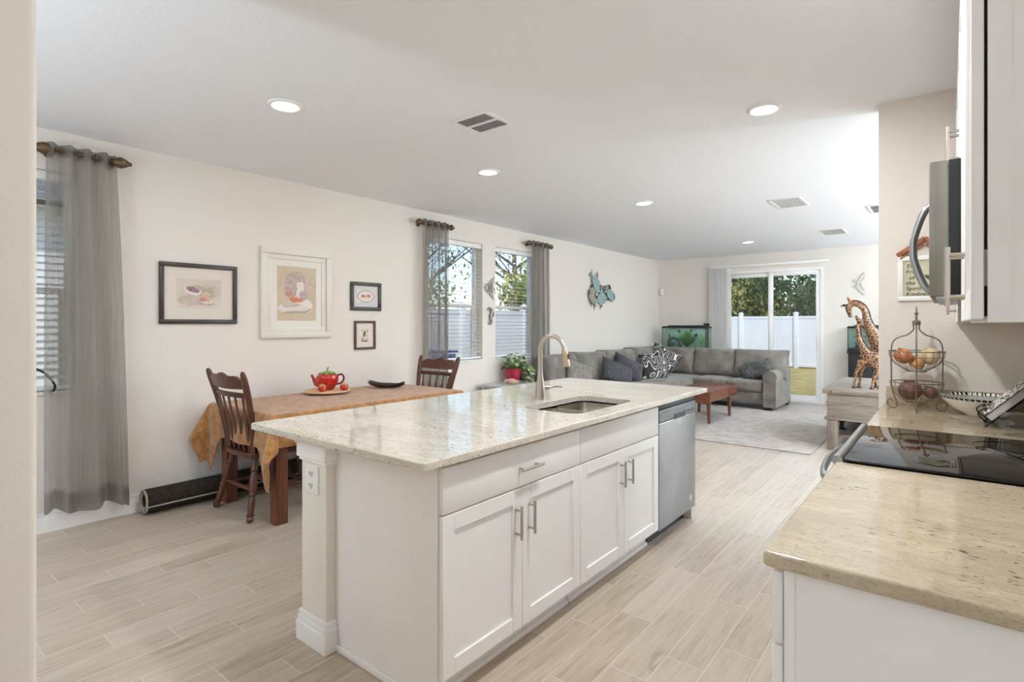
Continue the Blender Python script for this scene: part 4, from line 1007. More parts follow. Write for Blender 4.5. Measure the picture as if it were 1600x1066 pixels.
def clothpt(s, t):
    hx, hy = (TX1 - TX0) / 2, (TY1 - TY0) / 2
    ox = .235
    e = abs(2 * s - 1); k = min(1, max(0, (e - .36) / .27)); near = .255 + .27 * k * k * (3 - 2 * k); far = .22
    X = -(hx + ox) + 2 * (hx + ox) * s
    Y = -(hy + near) + (2 * hy + near + far) * t
    return drape((X, Y))
b = B(); b.sheet(clothpt, 96, 150)
o = single('tablecloth', b, 'cloth', 'mottled golden brown velvet cloth draped over the dining table', 'tablecloth', angle=80)
sm = o.modifiers.new('thickness', 'SOLIDIFY'); sm.thickness = .004; sm.offset = 1

def make_chair(name, label):
    T = thing(name, label, 'chair', (0, 0, 0), 0, 'mahogany dining chairs', local=True)
    b = B(); poly = smooth([(-.195, -.20), (-.12, -.215), (0, -.222), (.12, -.215), (.195, -.20), (.215, -.1), (.225, .1), (.222, .20), (.18, .235), (0, .245), (-.18, .235), (-.222, .20), (-.225, .1), (-.215, -.1), (-.195, -.20)], 4)[:-1]
    b.prism(poly, .034, (), TR((0, 0, .425))); bmesh.ops.bevel(b.bm, geom=[e for e in b.bm.edges if len(e.link_faces) == 2 and e.calc_face_angle(0) > 1.0 and abs(e.verts[0].co.z - e.verts[1].co.z) < 1e-4], offset=.01, segments=2, affect='EDGES'); link('seat', b, 'mahogany', T)
    prof = [(0, .017), (.05, .018), (.12, .021), (.17, .019), (.20, .026), (.22, .026), (.24, .018), (.27, .022), (.40, .028), (.50, .027), (.56, .020), (.585, .026), (.60, .026), (.62, .019), (.66, .023), (.80, .022), (.865, .018), (.88, .026), (.90, .026), (.92, .019), (.96, .024), (1.0, .016)]
    for sx in (-1, 1):
        for top, bot in (((sx * .165, -.155, .43), (sx * .265, -.245, .003)), ((sx * .165, .165, .43), (sx * .235, .235, .003))):
            a, e = Vector(top), Vector(bot); b = B(); b.tube([a + (e - a) * t for t, r in prof], [r for t, r in prof], 14); link('leg', b, 'mahogany', T)
    L = lambda s, y, z: Vector((s * (.165 + (.43 - z) * .22), y, z))
    b = B()
    for sx in (-1, 1): b.tube([L(sx, -.21, .19), (L(sx, 0, .185)), L(sx * .95, .20, .19)], [.011, .017, .011], 10)
    for yy in (-.19, -.005, .19): b.tube([(-.21, yy, .20 if yy else .187), (0, yy, .20 if yy else .187), (.21, yy, .20 if yy else .187)], [.011, .016, .011], 10)
    link('stretchers', b, 'mahogany', T)
    P0 = lambda s: Vector((s * .19, -.185, .452)); P1 = lambda s: Vector((s * .272, -.295, 1.03))
    for sx in (-1, 1):
        a, e = P0(sx), P1(sx); b = B(); pts = [a + (e - a) * t + Vector((0, .02 * math.sin(PI * t), 0)) for t in (0, .1, .3, .5, .7, .85, .95, 1.0, 1.03)]
        b.tube(pts, [.020, .023, .024, .026, .028, .029, .027, .022, .012], 12, flat=(.75, 1.0)); link('back_post', b, 'mahogany', T)
    yz = lambda z: -.185 - (z - .452) * .19 + .02 * math.sin(PI * (z - .452) / .578)
    xw = lambda z: .19 + (z - .452) * .142
    b = B(); n = 24; top = lambda q: 1.0 + .022 * (1 - abs(q) ** 1.5) + .012 * math.cos(q * PI * 3) * (1 - abs(q)) - .01 * (abs(q) > .8)
    V = []
    for i in range(n + 1):
        q = 2 * i / n - 1
        for z in (.925 - .008 * math.cos(q * PI / 2), top(q)):
            for d in (-.011, .011): V.append((q * (xw(z) - .01), yz(z) - .028 * (1 - q * q) + d, z))
    F = []
    for i in range(n):
        o = i * 4; F += [[o, o + 4, o + 6, o + 2], [o + 1, o + 3, o + 7, o + 5], [o + 2, o + 6, o + 7, o + 3], [o, o + 1, o + 5, o + 4]]
    b._add(V, F); link('crest_rail', b, 'mahogany', T)
    b = B(); b.tube([(q * (xw(.875) - .012), yz(.875) - .024 * (1 - q * q), .875) for q in [i / 8 - 1 for i in range(17)]], .019, 10, flat=(1, .55)); link('back_rail', b, 'mahogany', T)
    for i in range(5):
        q = (i - 2) / 2.6; a = Vector((q * .19, -.188, .452)); e = Vector((q * xw(.87), yz(.87) - .024 * (1 - q * q), .872))
        pr = [(0, .008, .008), (.08, .011, .008), (.2, .017, .007), (.45, .021, .007), (.62, .026, .007), (.74, .022, .007), (.82, .011, .007), (.9, .008, .008), (1, .008, .008)]
        b = B(); V = []; F = []
        for t, rx, ry in pr:
            p = a + (e - a) * t
            for j in range(10): g = 2 * PI * j / 10; V.append((p.x + rx * math.cos(g), p.y + ry * math.sin(g), p.z))
        for k in range(len(pr) - 1):
            for j in range(10): F.append([k * 10 + j, k * 10 + (j + 1) % 10, (k + 1) * 10 + (j + 1) % 10, (k + 1) * 10 + j])
        b._add(V, F); link('spindle', b, 'mahogany', T)
    return T
ch = make_chair('dining_chair', 'dark mahogany spindle back chair at the near end of the dining table')
ch.location = (-4.03, 2.042, 0)
dup(ch, (-4.05, 3.565, 0), PI, 'dark mahogany spindle back chair at the far end of the dining table before the curtain')

T = thing('rolled_rug', 'dark rolled up rug with pale binding on the floor along the wall', 'rug', (-4.515, 2.2, 0))
b = B(); cx, cz = -4.518, .100
def spiral(r0, r1, turns, n, th):
    return [((r0 + (r1 - r0) * i / n) * math.cos(2 * PI * turns * i / n + 2.2), (r0 + (r1 - r0) * i / n) * math.sin(2 * PI * turns * i / n + 2.2)) for i in range(n + 1)]
sp = spiral(.05, .091, 2.6, 120, .012)
V = []; F = []; th = .0135; ya, ye = 1.40, 3.05
for (x, z) in sp:
    r = math.hypot(x, z)
    for k in (1, 1 - th / r):
        for y in (ya, ye): V.append((cx + x * k, y, cz + z * k))
for i in range(len(sp) - 1):
    o = i * 4; F += [[o, o + 1, o + 5, o + 4], [o + 2, o + 6, o + 7, o + 3], [o, o + 4, o + 6, o + 2], [o + 1, o + 3, o + 7, o + 5]]
F += [[0, 2, 3, 1], [len(V) - 4, len(V) - 3, len(V) - 1, len(V) - 2]]
b._add(V, F); link('rug_roll', b, 'rolledrug', T)
b = B(); b.tube([(cx + x * (1 - .005 / math.hypot(x, z)), ya - .003, cz + z * (1 - .005 / math.hypot(x, z))) for x, z in sp], .0055, 6)
x, z = sp[-1]; b.tube([(cx + x * 1.03, ya, cz + z * 1.03), (cx + x * 1.03, ye, cz + z * 1.03)], .005, 6); link('binding', b, 'rugedge', T)

T = thing('lazy_susan', 'round pale wooden turntable under the strawberry teapot', 'turntable', (-4.285, 2.73, TZ + .008))
px, py, pz = -4.285, 2.73, TZ + .012
b = B(); b.lathe([(0, 0), (.09, 0), (.09, .012), (0, .012)], (px, py, pz), 32); link('base', b, 'darkdish', T)
b = B(); b.lathe([(0, .013), (.185, .013), (.195, .018), (.195, .028), (.188, .031), (0, .030)], (px, py, pz), 48); link('turntable_top', b, wood('pale_wood', lin(196, 158, 112), lin(222, 190, 146), .5, 0), T)
t = NT('strawberry_glaze'); c = t.co(); v = t.vor(c, 62, rnd=.35); M['straw'] = t.done(t.pbr(t.ramp(v, [(.14, lin(236, 170, 80)), (.24, lin(190, 26, 24))]), .15, **{'Coat Weight': .5}))
M['redglaze'] = plain('red_glaze', lin(176, 30, 28), .15, var=.2); M['greenglaze'] = plain('green_glaze', lin(120, 150, 70), .3, var=.25, scale=60)
T = thing('teapot', 'red strawberry shaped teapot with a green leaf lid', 'teapot', (-4.275, 2.725, pz + .031))
tx, ty, tz = -4.275, 2.725, pz + .031; ux = Vector((.78, .626, 0))
b = B(); b.lathe([(0, 0), (.045, 0), (.055, .006), (.075, .04), (.092, .075), (.098, .10), (.092, .125), (.07, .14), (.045, .145), (0, .146)], (tx, ty, tz), 32); link('pot_body', b, 'straw', T)
b = B(); o0 = Vector((tx, ty, tz)); b.tube([o0 - ux * .07 + Vector((0, 0, .045)), o0 - ux * .10 + Vector((0, 0, .055)), o0 - ux * .118 + Vector((0, 0, .085)), o0 - ux * .13 + Vector((0, 0, .12)), o0 - ux * .142 + Vector((0, 0, .128))], [.028, .022, .015, .011, .013], 14); link('spout', b, 'redglaze', T)
b = B(); b.tube(smooth([o0 + ux * .085 + Vector((0, 0, .125)), o0 + ux * .125 + Vector((0, 0, .138)), o0 + ux * .145 + Vector((0, 0, .105)), o0 + ux * .125 + Vector((0, 0, .065)), o0 + ux * .08 + Vector((0, 0, .05))], 6), .0085, 10); link('handle', b, plain('dark_red_glaze', lin(116, 28, 26), .2), T)
b = B(); b.lathe([(0, .17), (.02, .168), (.05, .156), (.06, .146)], (tx, ty, tz), 24)
for k in range(9): a = k * .7; b.ball((0, 0, 0), (.034, .013, .006), 10, 6, TR((tx + .05 * math.cos(a), ty + .05 * math.sin(a), tz + .152), (0, .35, a)))
b.tube([(tx, ty, tz + .165), (tx + .002, ty, tz + .185), (tx + .008, ty + .004, tz + .198)], [.009, .006, .007], 8); link('lid', b, 'greenglaze', T)
def berry(x, y, label):
    T = thing('berry_shaker', label, 'shaker', (x, y, tz), 0, 'strawberry shakers on the turntable')
    b = B(); b.lathe([(0, 0), (.022, 0), (.034, .014), (.037, .03), (.028, .05), (.01, .058), (0, .059)], (x, y, tz), 20, TR((0, 0, 0))); link('berry_body', b, 'straw', T)
    b = B()
    for k in range(6): a = k * 1.05; b.ball((0, 0, 0), (.020, .008, .004), 8, 6, TR((x + .02 * math.cos(a), y + .02 * math.sin(a), tz + .053), (0, .6, a)))
    link('leaf_cap', b, plain('cream_leaf', lin(190, 160, 110), .4) if 'cream_leaf' not in bpy.data.materials else bpy.data.materials['cream_leaf'], T)
berry(-4.195, 2.625, 'small strawberry shaker in front of the teapot'); berry(-4.135, 2.80, 'small strawberry shaker under the teapot handle')
b = B(); m = TR((-4.20, 3.31, TZ + .012), (0, 0, .42)); Lh, Wh = .19, .085; V = []; n = 20
rings = []
for inner in (0, 1):
    for i in range(n + 1):
        u_ = 2 * i / n - 1
        for j in range(9):
            v_ = 2 * j / 8 - 1; wv = Wh * (1 - .55 * abs(u_) ** 2.2) * (.62 + .38 * abs(v_)); z = .034 * abs(v_) ** 2 * (1 - .2 * abs(u_)) + .036 * abs(u_) ** 3
            if abs(u_) > .999: wv = .012
            V.append((u_ * Lh, v_ * wv, z + (.006 if inner else 0)))
F = []
for k in (0, 1):
    for i in range(n):
        for j in range(8): a = k * (n + 1) * 9 + i * 9 + j; F.append([a, a + 1, a + 10, a + 9][::(1 if k else -1)])
N9 = (n + 1) * 9
for i in range(n):
    for j in (0, 8): a = i * 9 + j; F.append([a, a + 9, a + 9 + N9, a + N9])
for i in (0, n):
    for j in range(8): a = i * 9 + j; F.append([a, a + 1, a + 1 + N9, a + N9])
b._add(V, F, m); single('boat_dish', b, 'darkdish', 'dark brown boat shaped dish on the dining table cloth', 'dish')
b = B(); b.tube(smooth([(XL + .03, .70, 1.10), (XL + .07, .78, 1.10), (XL + .09, .85, 1.06), (XL + .09, .90, .985), (XL + .075, .905, .955)], 6), .0065, 8); b.tube([(XL + .075, .905, .96), (XL + .085, .90, .945), (XL + .075, .885, .932)], .009, 8); b.tube([(XL + .03, .70, 1.10), (XL + .012, .69, .97), (XL + .008, .69, .93)], .0065, 8)
single('bent_hook', b, 'blackmetal', 'bent black hook standing on the dining window sill', 'hook')

# pictures on the dining wall
def art(poly, cols): return poly
def picture(label, y0, y1, z0, z1, fw, fmat, matw, paper, blobs, fd=.022, inner=False):
    T = thing('framed_picture', label, 'picture', (XL, (y0 + y1) / 2, z0), 0, 'framed pictures on the dining wall')
    x = XL
    b = B()
    for a in ((y0, y1, z0, z0 + fw), (y0, y1, z1 - fw, z1), (y0, y0 + fw, z0 + fw, z1 - fw), (y1 - fw, y1, z0 + fw, z1 - fw)): b.box(x + .001, x + fd, a[0], a[1], a[2], a[3], .005, 2)
    if inner:
        g = fw + .045
        for a in ((y0 + fw, y1 - fw, z0 + fw, z0 + g), (y0 + fw, y1 - fw, z1 - g, z1 - fw), (y0 + fw, y0 + g, z0 + g, z1 - g), (y1 - g, y1 - fw, z0 + g, z1 - g)): b.box(x + .001, x + fd * .5, a[0], a[1], a[2], a[3], .004, 2)
    link('frame', b, fmat, T)
    b = B(); b.box(x + .001, x + .006, y0 + fw, y1 - fw, z0 + fw, z1 - fw); link('mat_board', b, matw[1], T)
    q = fw + matw[0]
    b = B(); b.box(x + .006, x + .0068, y0 + q, y1 - q, z0 + q, z1 - q); mats = [paper]; names = {}
    cy, cz, hw, hh = (y0 + y1) / 2, (z0 + z1) / 2, (y1 - y0) / 2 - q, (z1 - z0) / 2 - q
    for i, (u, v, ru, rv, col, rot) in enumerate(blobs):
        if col not in names: names[col] = len(mats); mats.append(col)
        b.mi = names[col]; b.lathe([(1, 0), (.92, 1.0), (0, 1.0)], (0, 0, 0), 22, TR((x + .0068, cy + u * hw, cz + v * hh), (PI / 2, 0, PI / 2)) @ Euler((0, 0, rot)).to_matrix().to_4x4() @ Matrix.Diagonal((ru * hw, rv * hh, .00012 * (i + 1), 1)))
    link('print', b, mats, T)
def wash(name, a, bcol, sc=14):
    t = NT(name); c = t.co(); M[name] = t.done(t.pbr(t.ramp(t.noise(c, sc, 4, .6, .5), [(.3, a), (.7, bcol)]), .7)); return name
wash('paper_cream', lin(206, 192, 178), lin(222, 210, 196), 5); wash('paper_tan', lin(196, 178, 150), lin(212, 196, 172), 5)
wash('w_mauve', lin(176, 148, 150), lin(204, 184, 180), 30); wash('w_rose', lin(188, 110, 100), lin(214, 168, 152), 40); wash('w_brown', lin(170, 152, 138), lin(196, 182, 168), 24)
wash('w_white', lin(216, 206, 200), lin(232, 224, 218), 30); wash('w_sand', lin(200, 172, 138), lin(218, 196, 168), 30); wash('w_plum', lin(120, 76, 84), lin(196, 160, 164), 70); wash('w_orange', lin(196, 104, 76), lin(214, 140, 110), 30); wash('w_shadow', lin(188, 172, 156), lin(208, 196, 182), 12); wash('w_ink', lin(70, 62, 58), lin(110, 100, 92), 60)
M['matcream'] = plain('cream_mat', lin(222, 212, 202), .8, var=.01); M['matgrey'] = plain('grey_mat', lin(204, 204, 204), .8, var=.01)
M['darkframe'] = plain('dark_frame', lin(58, 50, 46), .35, var=.1); M['brownframe'] = plain('brown_frame', lin(84, 54, 46), .4, var=.1); M['creamframe'] = plain('ivory_frame', lin(226, 220, 210), .45, var=.01)
picture('dark framed wide still life of two fruit bowls, nearest the long curtain', 1.53, 2.106, 1.378, 1.852, .034, 'darkframe', (.088, 'matcream'), 'paper_cream',
        [(.2, .05, .75, .55, 'w_shadow', .2), (.1, .15, .6, .35, 'w_brown', -.3), (-.18, -.45, .8, .35, 'w_shadow', 0), (-.3, .20, .40, .30, 'w_white', -.25), (-.3, .28, .34, .2, 'w_plum', -.25), (.25, -.55, .42, .26, 'w_mauve', -.15), (.27, -.48, .36, .2, 'w_white', -.15), (.15, -.4, .2, .14, 'w_rose', 0), (.4, -.42, .17, .13, 'w_sand', .3), (.3, -.02, .24, .2, 'w_sand', .4), (.48, .25, .14, .22, 'w_brown', .3)])
picture('large ivory framed still life of a pitcher with fruit', 2.302, 2.992, 1.25, 2.052, .055, 'creamframe', (.10, 'creamframe'), 'paper_tan',
        [(.0, .35, .75, .5, 'w_shadow', 0), (-.1, .45, .55, .38, 'w_brown', .3), (-.35, .1, .34, .26, 'w_brown', 0), (.15, .32, .2, .18, 'w_white', 0), (.22, .02, .28, .24, 'w_white', .1), (.28, -.06, .2, .2, 'w_mauve', .1), (.16, .5, .12, .08, 'w_mauve', 0), (.46, .08, .1, .2, 'w_mauve', 0), (-.38, .22, .24, .12, 'w_mauve', 0), (-.42, .02, .16, .12, 'w_rose', 0), (-.2, -.2, .22, .09, 'w_rose', -.2), (-.02, -.26, .3, .12, 'w_orange', -.15), (-.15, -.5, .85, .2, 'w_white', .1), (.5, -.45, .3, .24, 'w_white', .3), (-.3, -.42, .5, .1, 'w_shadow', .1), (-.1, -.68, .6, .05, 'w_brown', .02), (.55, -.62, .25, .04, 'w_brown', .5)], .03, True)
picture('small dark framed picture of two red round shapes', 3.212, 3.584, 1.512, 1.80, .036, 'darkframe', (.045, 'matgrey'), 'w_white',
        [(0, 0, .98, .96, 'w_ink', 0), (0, 0, .95, .92, 'w_white', 0), (-.34, .05, .24, .26, 'w_orange', .2), (.32, .08, .24, .28, 'w_orange', -.2), (-.34, .08, .15, .15, 'w_plum', .2), (.30, .1, .12, .18, 'w_rose', 0), (0, .02, .24, .10, 'w_rose', 0), (0, -.3, .2, .06, 'w_sand', 0)])
picture('smallest brown framed picture with an ink figure, below the other small frame', 3.258, 3.512, 1.118, 1.408, .022, 'brownframe', (.04, 'matcream'), 'w_white',
        [(-.35, .55, .35, .2, 'w_sand', .3), (.45, .5, .3, .25, 'w_shadow', 0), (-.1, .1, .22, .42, 'w_ink', -.35), (-.25, -.3, .12, .4, 'w_brown', .3), (.3, -.1, .3, .2, 'w_sand', 0), (.35, -.55, .35, .2, 'w_shadow', 0), (.0, -.75, .7, .08, 'w_ink', .0), (-.5, -.5, .2, .2, 'w_rose', 0)])

# ================================================================== SIDE TABLE AND PLANT
sz = .615
T = thing('side_table', 'low pale side table in front of the window pair holding the plant', 'table', (-4.27, 5.35, 0))
t = NT('grey_washed_top'); c = t.co(); M['greytop'] = t.done(t.pbr(t.ramp(t.noise(t.mp(c, (3, 12, 3)), 2, 5, .7), [(.35, lin(170, 174, 172)), (.65, lin(206, 208, 204))]), .35))
b = B(); b.box(-4.60, -3.93, 5.06, 5.78, sz - .028, sz, .005); link('tabletop', b, 'greytop', T)
b = B(); b.box(-4.57, -3.96, 5.10, 5.74, sz - .10, sz - .028); link('apron', b, 'greytop', T)
for x in (-4.575, -4.01):
    for y in (5.09, 5.70): b = B(); b.box(x, x + .05, y, y + .05, 0, sz - .03, .004); link('leg', b, 'greytop', T)
ox, oy = -4.47, 5.60
T = thing('potted_plant', 'leafy variegated plant in a raspberry red pot below the windows', 'plant', (ox, oy, sz))
b = B(); b.lathe([(0, 0), (.062, 0), (.066, .012), (.090, .05), (.104, .10), (.108, .16), (.108, .175), (.099, .175), (.097, .16), (0, .155)], (ox, oy, sz + .004), 32); b.mi = 0; p = link('pot', b, plain('raspberry_glaze', lin(166, 40, 58), .25, var=.12, scale=20), T)
b = B(); b.lathe([(0, 0), (.10, 0), (.115, .012), (.108, .012), (.09, .004), (0, .004)], (ox, oy, sz), 28); link('saucer', b, plain('pale_saucer', lin(214, 206, 196), .4), p)
M['leaf_g'] = plain('pothos_green', lin(88, 128, 58), .4, var=.35, scale=30); M['leaf_v'] = plain('pothos_variegated', lin(190, 202, 160), .45, var=.25, scale=40)
rg = random.Random(11); bl = {0: B(), 1: B()}; st = B()
for k in range(105):
    a = rg.uniform(0, 6.3); tr_ = k > 66; rr = rg.uniform(.02, .17) if not tr_ else rg.uniform(.13, .24); h = rg.uniform(.19, .36) * (1 - (rr / .34) ** 2) if not tr_ else rg.uniform(-.0, .2)
    if tr_: a = rg.uniform(.1, 1.5)
    p = Vector((ox + rr * math.cos(a) , oy + rr * math.sin(a) * 1.0, sz + h + .02)); p.x = max(p.x, XL + .06)
    base = Vector((ox + .05 * math.cos(a), oy + .05 * math.sin(a), sz + .165)); st.tube(smooth([tuple(base), tuple((base + p) / 2 + Vector((0, 0, .03 if not tr_ else .06))), tuple(p)], 3), .002, 4)
    L = rg.uniform(.045, .08); e = Euler((rg.uniform(-.7, .7), rg.uniform(-.2, .8), a)).to_matrix(); q = bl[1 if (tr_ and rg.random() < .6) or rg.random() < .3 else 0]
    pts = [(-.05, 0, 0), (.12, .30, .05), (.45, .36, .08), (.8, .18, .02), (1.05, 0, -.08), (.8, -.18, .02), (.45, -.36, .08), (.12, -.30, .05), (.45, 0, 0)]
    q._add([tuple(p + e @ (Vector(v) * L)) for v in pts], [[8, i, (i + 1) % 8] for i in range(8)])
link('stems', st, 'leaf_g', T); link('leaves', bl[0], 'leaf_g', T); link('pale_leaves', bl[1], 'leaf_v', T)
b = B(); b.ball((0, 0, 0), (.06, .04, .036), 16, 10, TR((-4.30, 5.36, sz + .036), (0, .2, .6))); b.ball((0, 0, 0), (.03, .022, .022), 12, 8, TR((-4.255, 5.40, sz + .030), (0, 0, .6))); b.lathe([(.03, 0), (.022, .02), (.012, .035), (0, .045)], (0, 0, 0), 14, TR((-4.345, 5.32, sz + .036), (0, -1.4, .6)))
single('sea_shell', b, plain('pink_shell', lin(216, 168, 148), .5, var=.12, scale=25), 'pink sea shell lying in front of the red plant pot', 'shell')
# ================================================================== LIVING AREA
b = B(); b.box(-3.95, -1.125, 6.40, 9.32, .001, .013, .005, 2); single('area_rug', b, 'rug', 'large greige shag rug under the coffee table and sofa', 'rug')

T = thing('sectional_sofa', 'large grey taupe L shaped sectional sofa along the side wall and before the sliding door', 'sofa', (-3.6, 8.6, 0))
def soft(b, x0, x1, y0, y1, z0, z1, r=.05, bulge=.02, n=8):
    """rounded cushion block with softly swollen faces"""
    bm = bmesh.new(); bmesh.ops.create_cube(bm, size=2); bmesh.ops.subdivide_edges(bm, edges=bm.edges, cuts=n, use_grid_fill=True)
    hx, hy, hz = (x1 - x0) / 2, (y1 - y0) / 2, (z1 - z0) / 2; c = Vector(((x0 + x1) / 2, (y0 + y1) / 2, (z0 + z1) / 2)); h = (hx, hy, hz)
    for v in bm.verts:
        q = [v.co[i] for i in range(3)]; p = Vector([q[i] * h[i] for i in range(3)])
        inn = Vector([max(-(h[i] - r), min(h[i] - r, p[i])) for i in range(3)]); d = p - inn
        if d.length > 1e-7: p = inn + d.normalized() * r
        for i in range(3):
            j, k = (i + 1) % 3, (i + 2) % 3
            if abs(q[i]) > .99: p[i] += math.copysign(bulge * (1 - q[j] ** 2) * (1 - q[k] ** 2), q[i])
        v.co = c + p
    b.merge(bm)
b = B(); b.box(-4.58, -3.46, 5.86, 10.14, .09, .285, .02); b.box(-3.46, -2.285, 9.24, 10.14, .09, .285, .02); link('base_frame', b, 'sofa', T)
b = B(); b.box(-4.60, -4.36, 5.83, 10.16, .285, .80, .05, 4); link('back_frame', b, 'sofa', T)
b = B(); b.box(-4.36, -2.10, 9.97, 10.16, .285, .80, .05, 4); link('back_frame', b, 'sofa', T)
for (x0, x1, y0, y1) in ((-4.34, -3.42, 5.88, 7.04), (-4.34, -3.42, 7.05, 8.215), (-4.34, -3.43, 8.225, 9.9), (-3.425, -2.865, 9.2, 9.9), (-2.86, -2.30, 9.2, 9.9)):
    b = B(); soft(b, x0, x1, y0, y1, .275, .462, .045, .014); link('seat_cushion', b, 'sofa', T)
# right arm with a rounded top
b = B(); xa0, xa1 = -2.292, -2.085; prof = [(xa0 + .01, .06), (xa0 + .01, .50)] + [((xa0 + xa1) / 2 + (xa1 - xa0) / 2 * 1.0 * math.cos(a), .535 + .10 * math.sin(a)) for a in [PI - PI * i / 12 for i in range(13)]] + [(xa1 - .01, .50), (xa1 - .01, .06)]
b.prism(prof, 1.0, (), TR((0, 10.17, 0), (PI / 2, 0, 0))); bmesh.ops.bevel(b.bm, geom=[e for e in b.bm.edges if len(e.link_faces) == 2 and e.calc_face_angle(0) > 1.2 and abs(e.verts[0].co.y - e.verts[1].co.y) < 1e-4], offset=.02, segments=3, affect='EDGES'); link('arm', b, 'sofa', T)
for x, y in ((-2.235, 9.21), (-2.15, 10.04), (-3.6, 9.28), (-3.56, 5.92), (-4.5, 5.92), (-4.5, 10.0)):
    b = B(); b.box(x - .055, x + .055, y - .03, y + .07, .0135, .09, .006); link('foot', b, 'black', T)
def back_cushion(c, w, h, t, rz, tilt=-.22, roll=0, seed=0, m='sofa'):
    b = B(); mm = TR(c, (0, 0, rz)) @ Euler((tilt, roll, 0)).to_matrix().to_4x4()
    b.pillow(w, h, t, mm, 18, .035, 8, .42, .012, seed); link('back_cushion', b, m, T, 70)
for i, (x0, x1) in enumerate(((-4.30, -3.585), (-3.59, -2.885), (-2.88, -2.055))): back_cushion(((x0 + x1) / 2, 9.80, .695), x1 - x0 + .03, .50, .30, 0, -.20, 0, i)
H = PI / 2
for i, (y0, y1, zz, rl) in enumerate(((5.88, 6.70, .70, .0), (6.62, 7.55, .70, .03), (7.47, 8.55, .70, .02), (8.42, 9.45, .72, .0))): back_cushion((-4.24, (y0 + y1) / 2, zz), y1 - y0, .52, .32, H, -.22, rl, 10 + i, 'sofa_blue' if i == 0 else 'sofa')

def throw(name, label, c, w, h, t, rz, tilt, roll, mat, wob=.0, seed=0):
    b = B(); m = TR(c, (0, 0, rz)) @ Euler((tilt, 0, 0)).to_matrix().to_4x4() @ Euler((0, roll, 0)).to_matrix().to_4x4()
    b.pillow(w, h, t, None, 18, .08, 4, .5, wob, seed)
    o = link(name, b, mat, None, 70); o.matrix_world = m; OFF[o.name] = Vector()
    return tagp(o, label, 'pillow', 'throw pillows on the sectional sofa')
throw('throw_pillow', 'grey paisley throw pillow behind the faucet spray head', (-3.96, 6.42, .655), .46, .42, .16, H - .25, -.38, .35, 'paisley', .004, 1)
throw('throw_pillow', 'charcoal throw pillow with pale dots, left of the plain charcoal one', (-3.86, 7.33, .635), .58, .36, .17, H - .30, -.42, .42, 'dotted', .003, 2)
throw('throw_pillow', 'plain charcoal throw pillow leaning beside the dotted one', (-3.93, 7.83, .665), .58, .38, .17, H - .32, -.36, .45, 'charcoal', .004, 3)
throw('throw_pillow', 'black and white swirl throw pillow, the lower front one of the pair', (-3.87, 8.62, .645), .52, .46, .17, H - .50, -.38, .12, 'swirl', .003, 4)
throw('throw_pillow', 'black and white swirl throw pillow behind its twin in the sofa corner', (-3.98, 9.25, .74), .54, .48, .17, H - .95, -.34, .55, 'swirl', .003, 5)
throw('throw_pillow', 'crumpled charcoal satin throw pillow against the right sofa arm', (-2.475, 9.50, .60), .50, .34, .17, .05, -.55, -.42, 'charcoal_s', .016, 6)

# ---- coffee table
T = thing('coffee_table', 'polished reddish walnut coffee table with tapered legs and a drawer', 'table', (-2.77, 7.97, .013))
x0, x1, y0, y1 = -3.06, -2.505, 7.38, 8.58
b = B(); poly = [(x0, .44), (x0, .345)] + [(x0 + .05 - .05 * math.cos(a), .345 - .05 * math.sin(a)) for a in [.3, .7, 1.1, PI / 2]] + [(x1 - .05 + .05 * math.sin(a), .345 - .05 * math.cos(a)) for a in [0, .4, .8, 1.2]] + [(x1, .345), (x1, .44)]
b.prism(poly, y1 - y0 - .02, (), TR((0, y1 - .01, 0), (PI / 2, 0, 0))); link('case', b, 'walnut', T)
b = B(); b.box(x0 - .008, x1 + .008, y0, y1, .44, .456, .004); link('tabletop', b, 'walnut', T)
b = B(); b.box(x1 - .002, x1 + .006, y0 + .80, y1 - .02, .325, .432, .003); d = link('drawer_front', b, 'walnut', T); b = B(); b.box(x1 + .006, x1 + .012, y0 + .86, y1 - .06, .385, .393); link('drawer_pull', b, 'walnut', d)
for x in (x0 + .06, x1 - .055):
    for y in (7.48, 8.37): b = B(); b.tube([(x, y, .30), (x + (.01 if x > -2.8 else -.01), y, .0135)], [.030, .019], 14); link('leg', b, 'walnut', T)

# ---- console with sculptures
KZ = .668; kx0, kx1, ky0, ky1 = -1.085, -.42, 6.80, 8.45
T = thing('console_table', 'weathered grey wood console with corner bolts along the side wall', 'console', ((kx0 + kx1) / 2, 7.6, 0))
b = B(); b.box(kx0, kx1, ky0, ky1, KZ - .056, KZ, .004); link('top_board', b, 'greywood', T)
b = B(); b.box(kx0 + .045, kx1 - .02, ky0 + .018, ky1 - .02, .354, KZ - .056, .002); link('drawer_case', b, 'greywood', T)
b = B(); b.box(kx0 + .018, kx1, ky0 + .004, ky1 - .004, .33, .354, .003); link('ledge', b, 'greywood', T)
for x in (kx0 + .045, kx1 - .12):
    for y in (ky0 + .012, ky1 - .112): b = B(); b.box(x, x + .10, y, y + .10, .0, .33, .004); link('leg', b, 'greywood_z', T)
b = B(); b.box(kx0 + .05, kx1 - .02, ky0 + .13, ky1 - .13, .13, .155, .003); link('lower_shelf', b, 'greywood', T)
for x, z in ((kx0 + .085, KZ - .030),):
    b = B(); b.lathe([(.013, 0), (.013, .005), (.008, .007), (0, .006)], (0, 0, 0), 16, TR((x, ky0, z), (PI / 2, 0, 0))); link('bolt', b, 'bronze', T)
for k in range(3):
    y = ky0 + .1 + k * .5; b = B(); b.box(kx0 + .036, kx0 + .046, y, y + .46, .37, KZ - .07, .003); d = link('drawer', b, 'greywood', T); b = B(); bar_handle(b, (kx0 + .036, y + .23, .49), .14, 'y', out=(-1, 0)); link('handle', b, 'blackmetal', d)
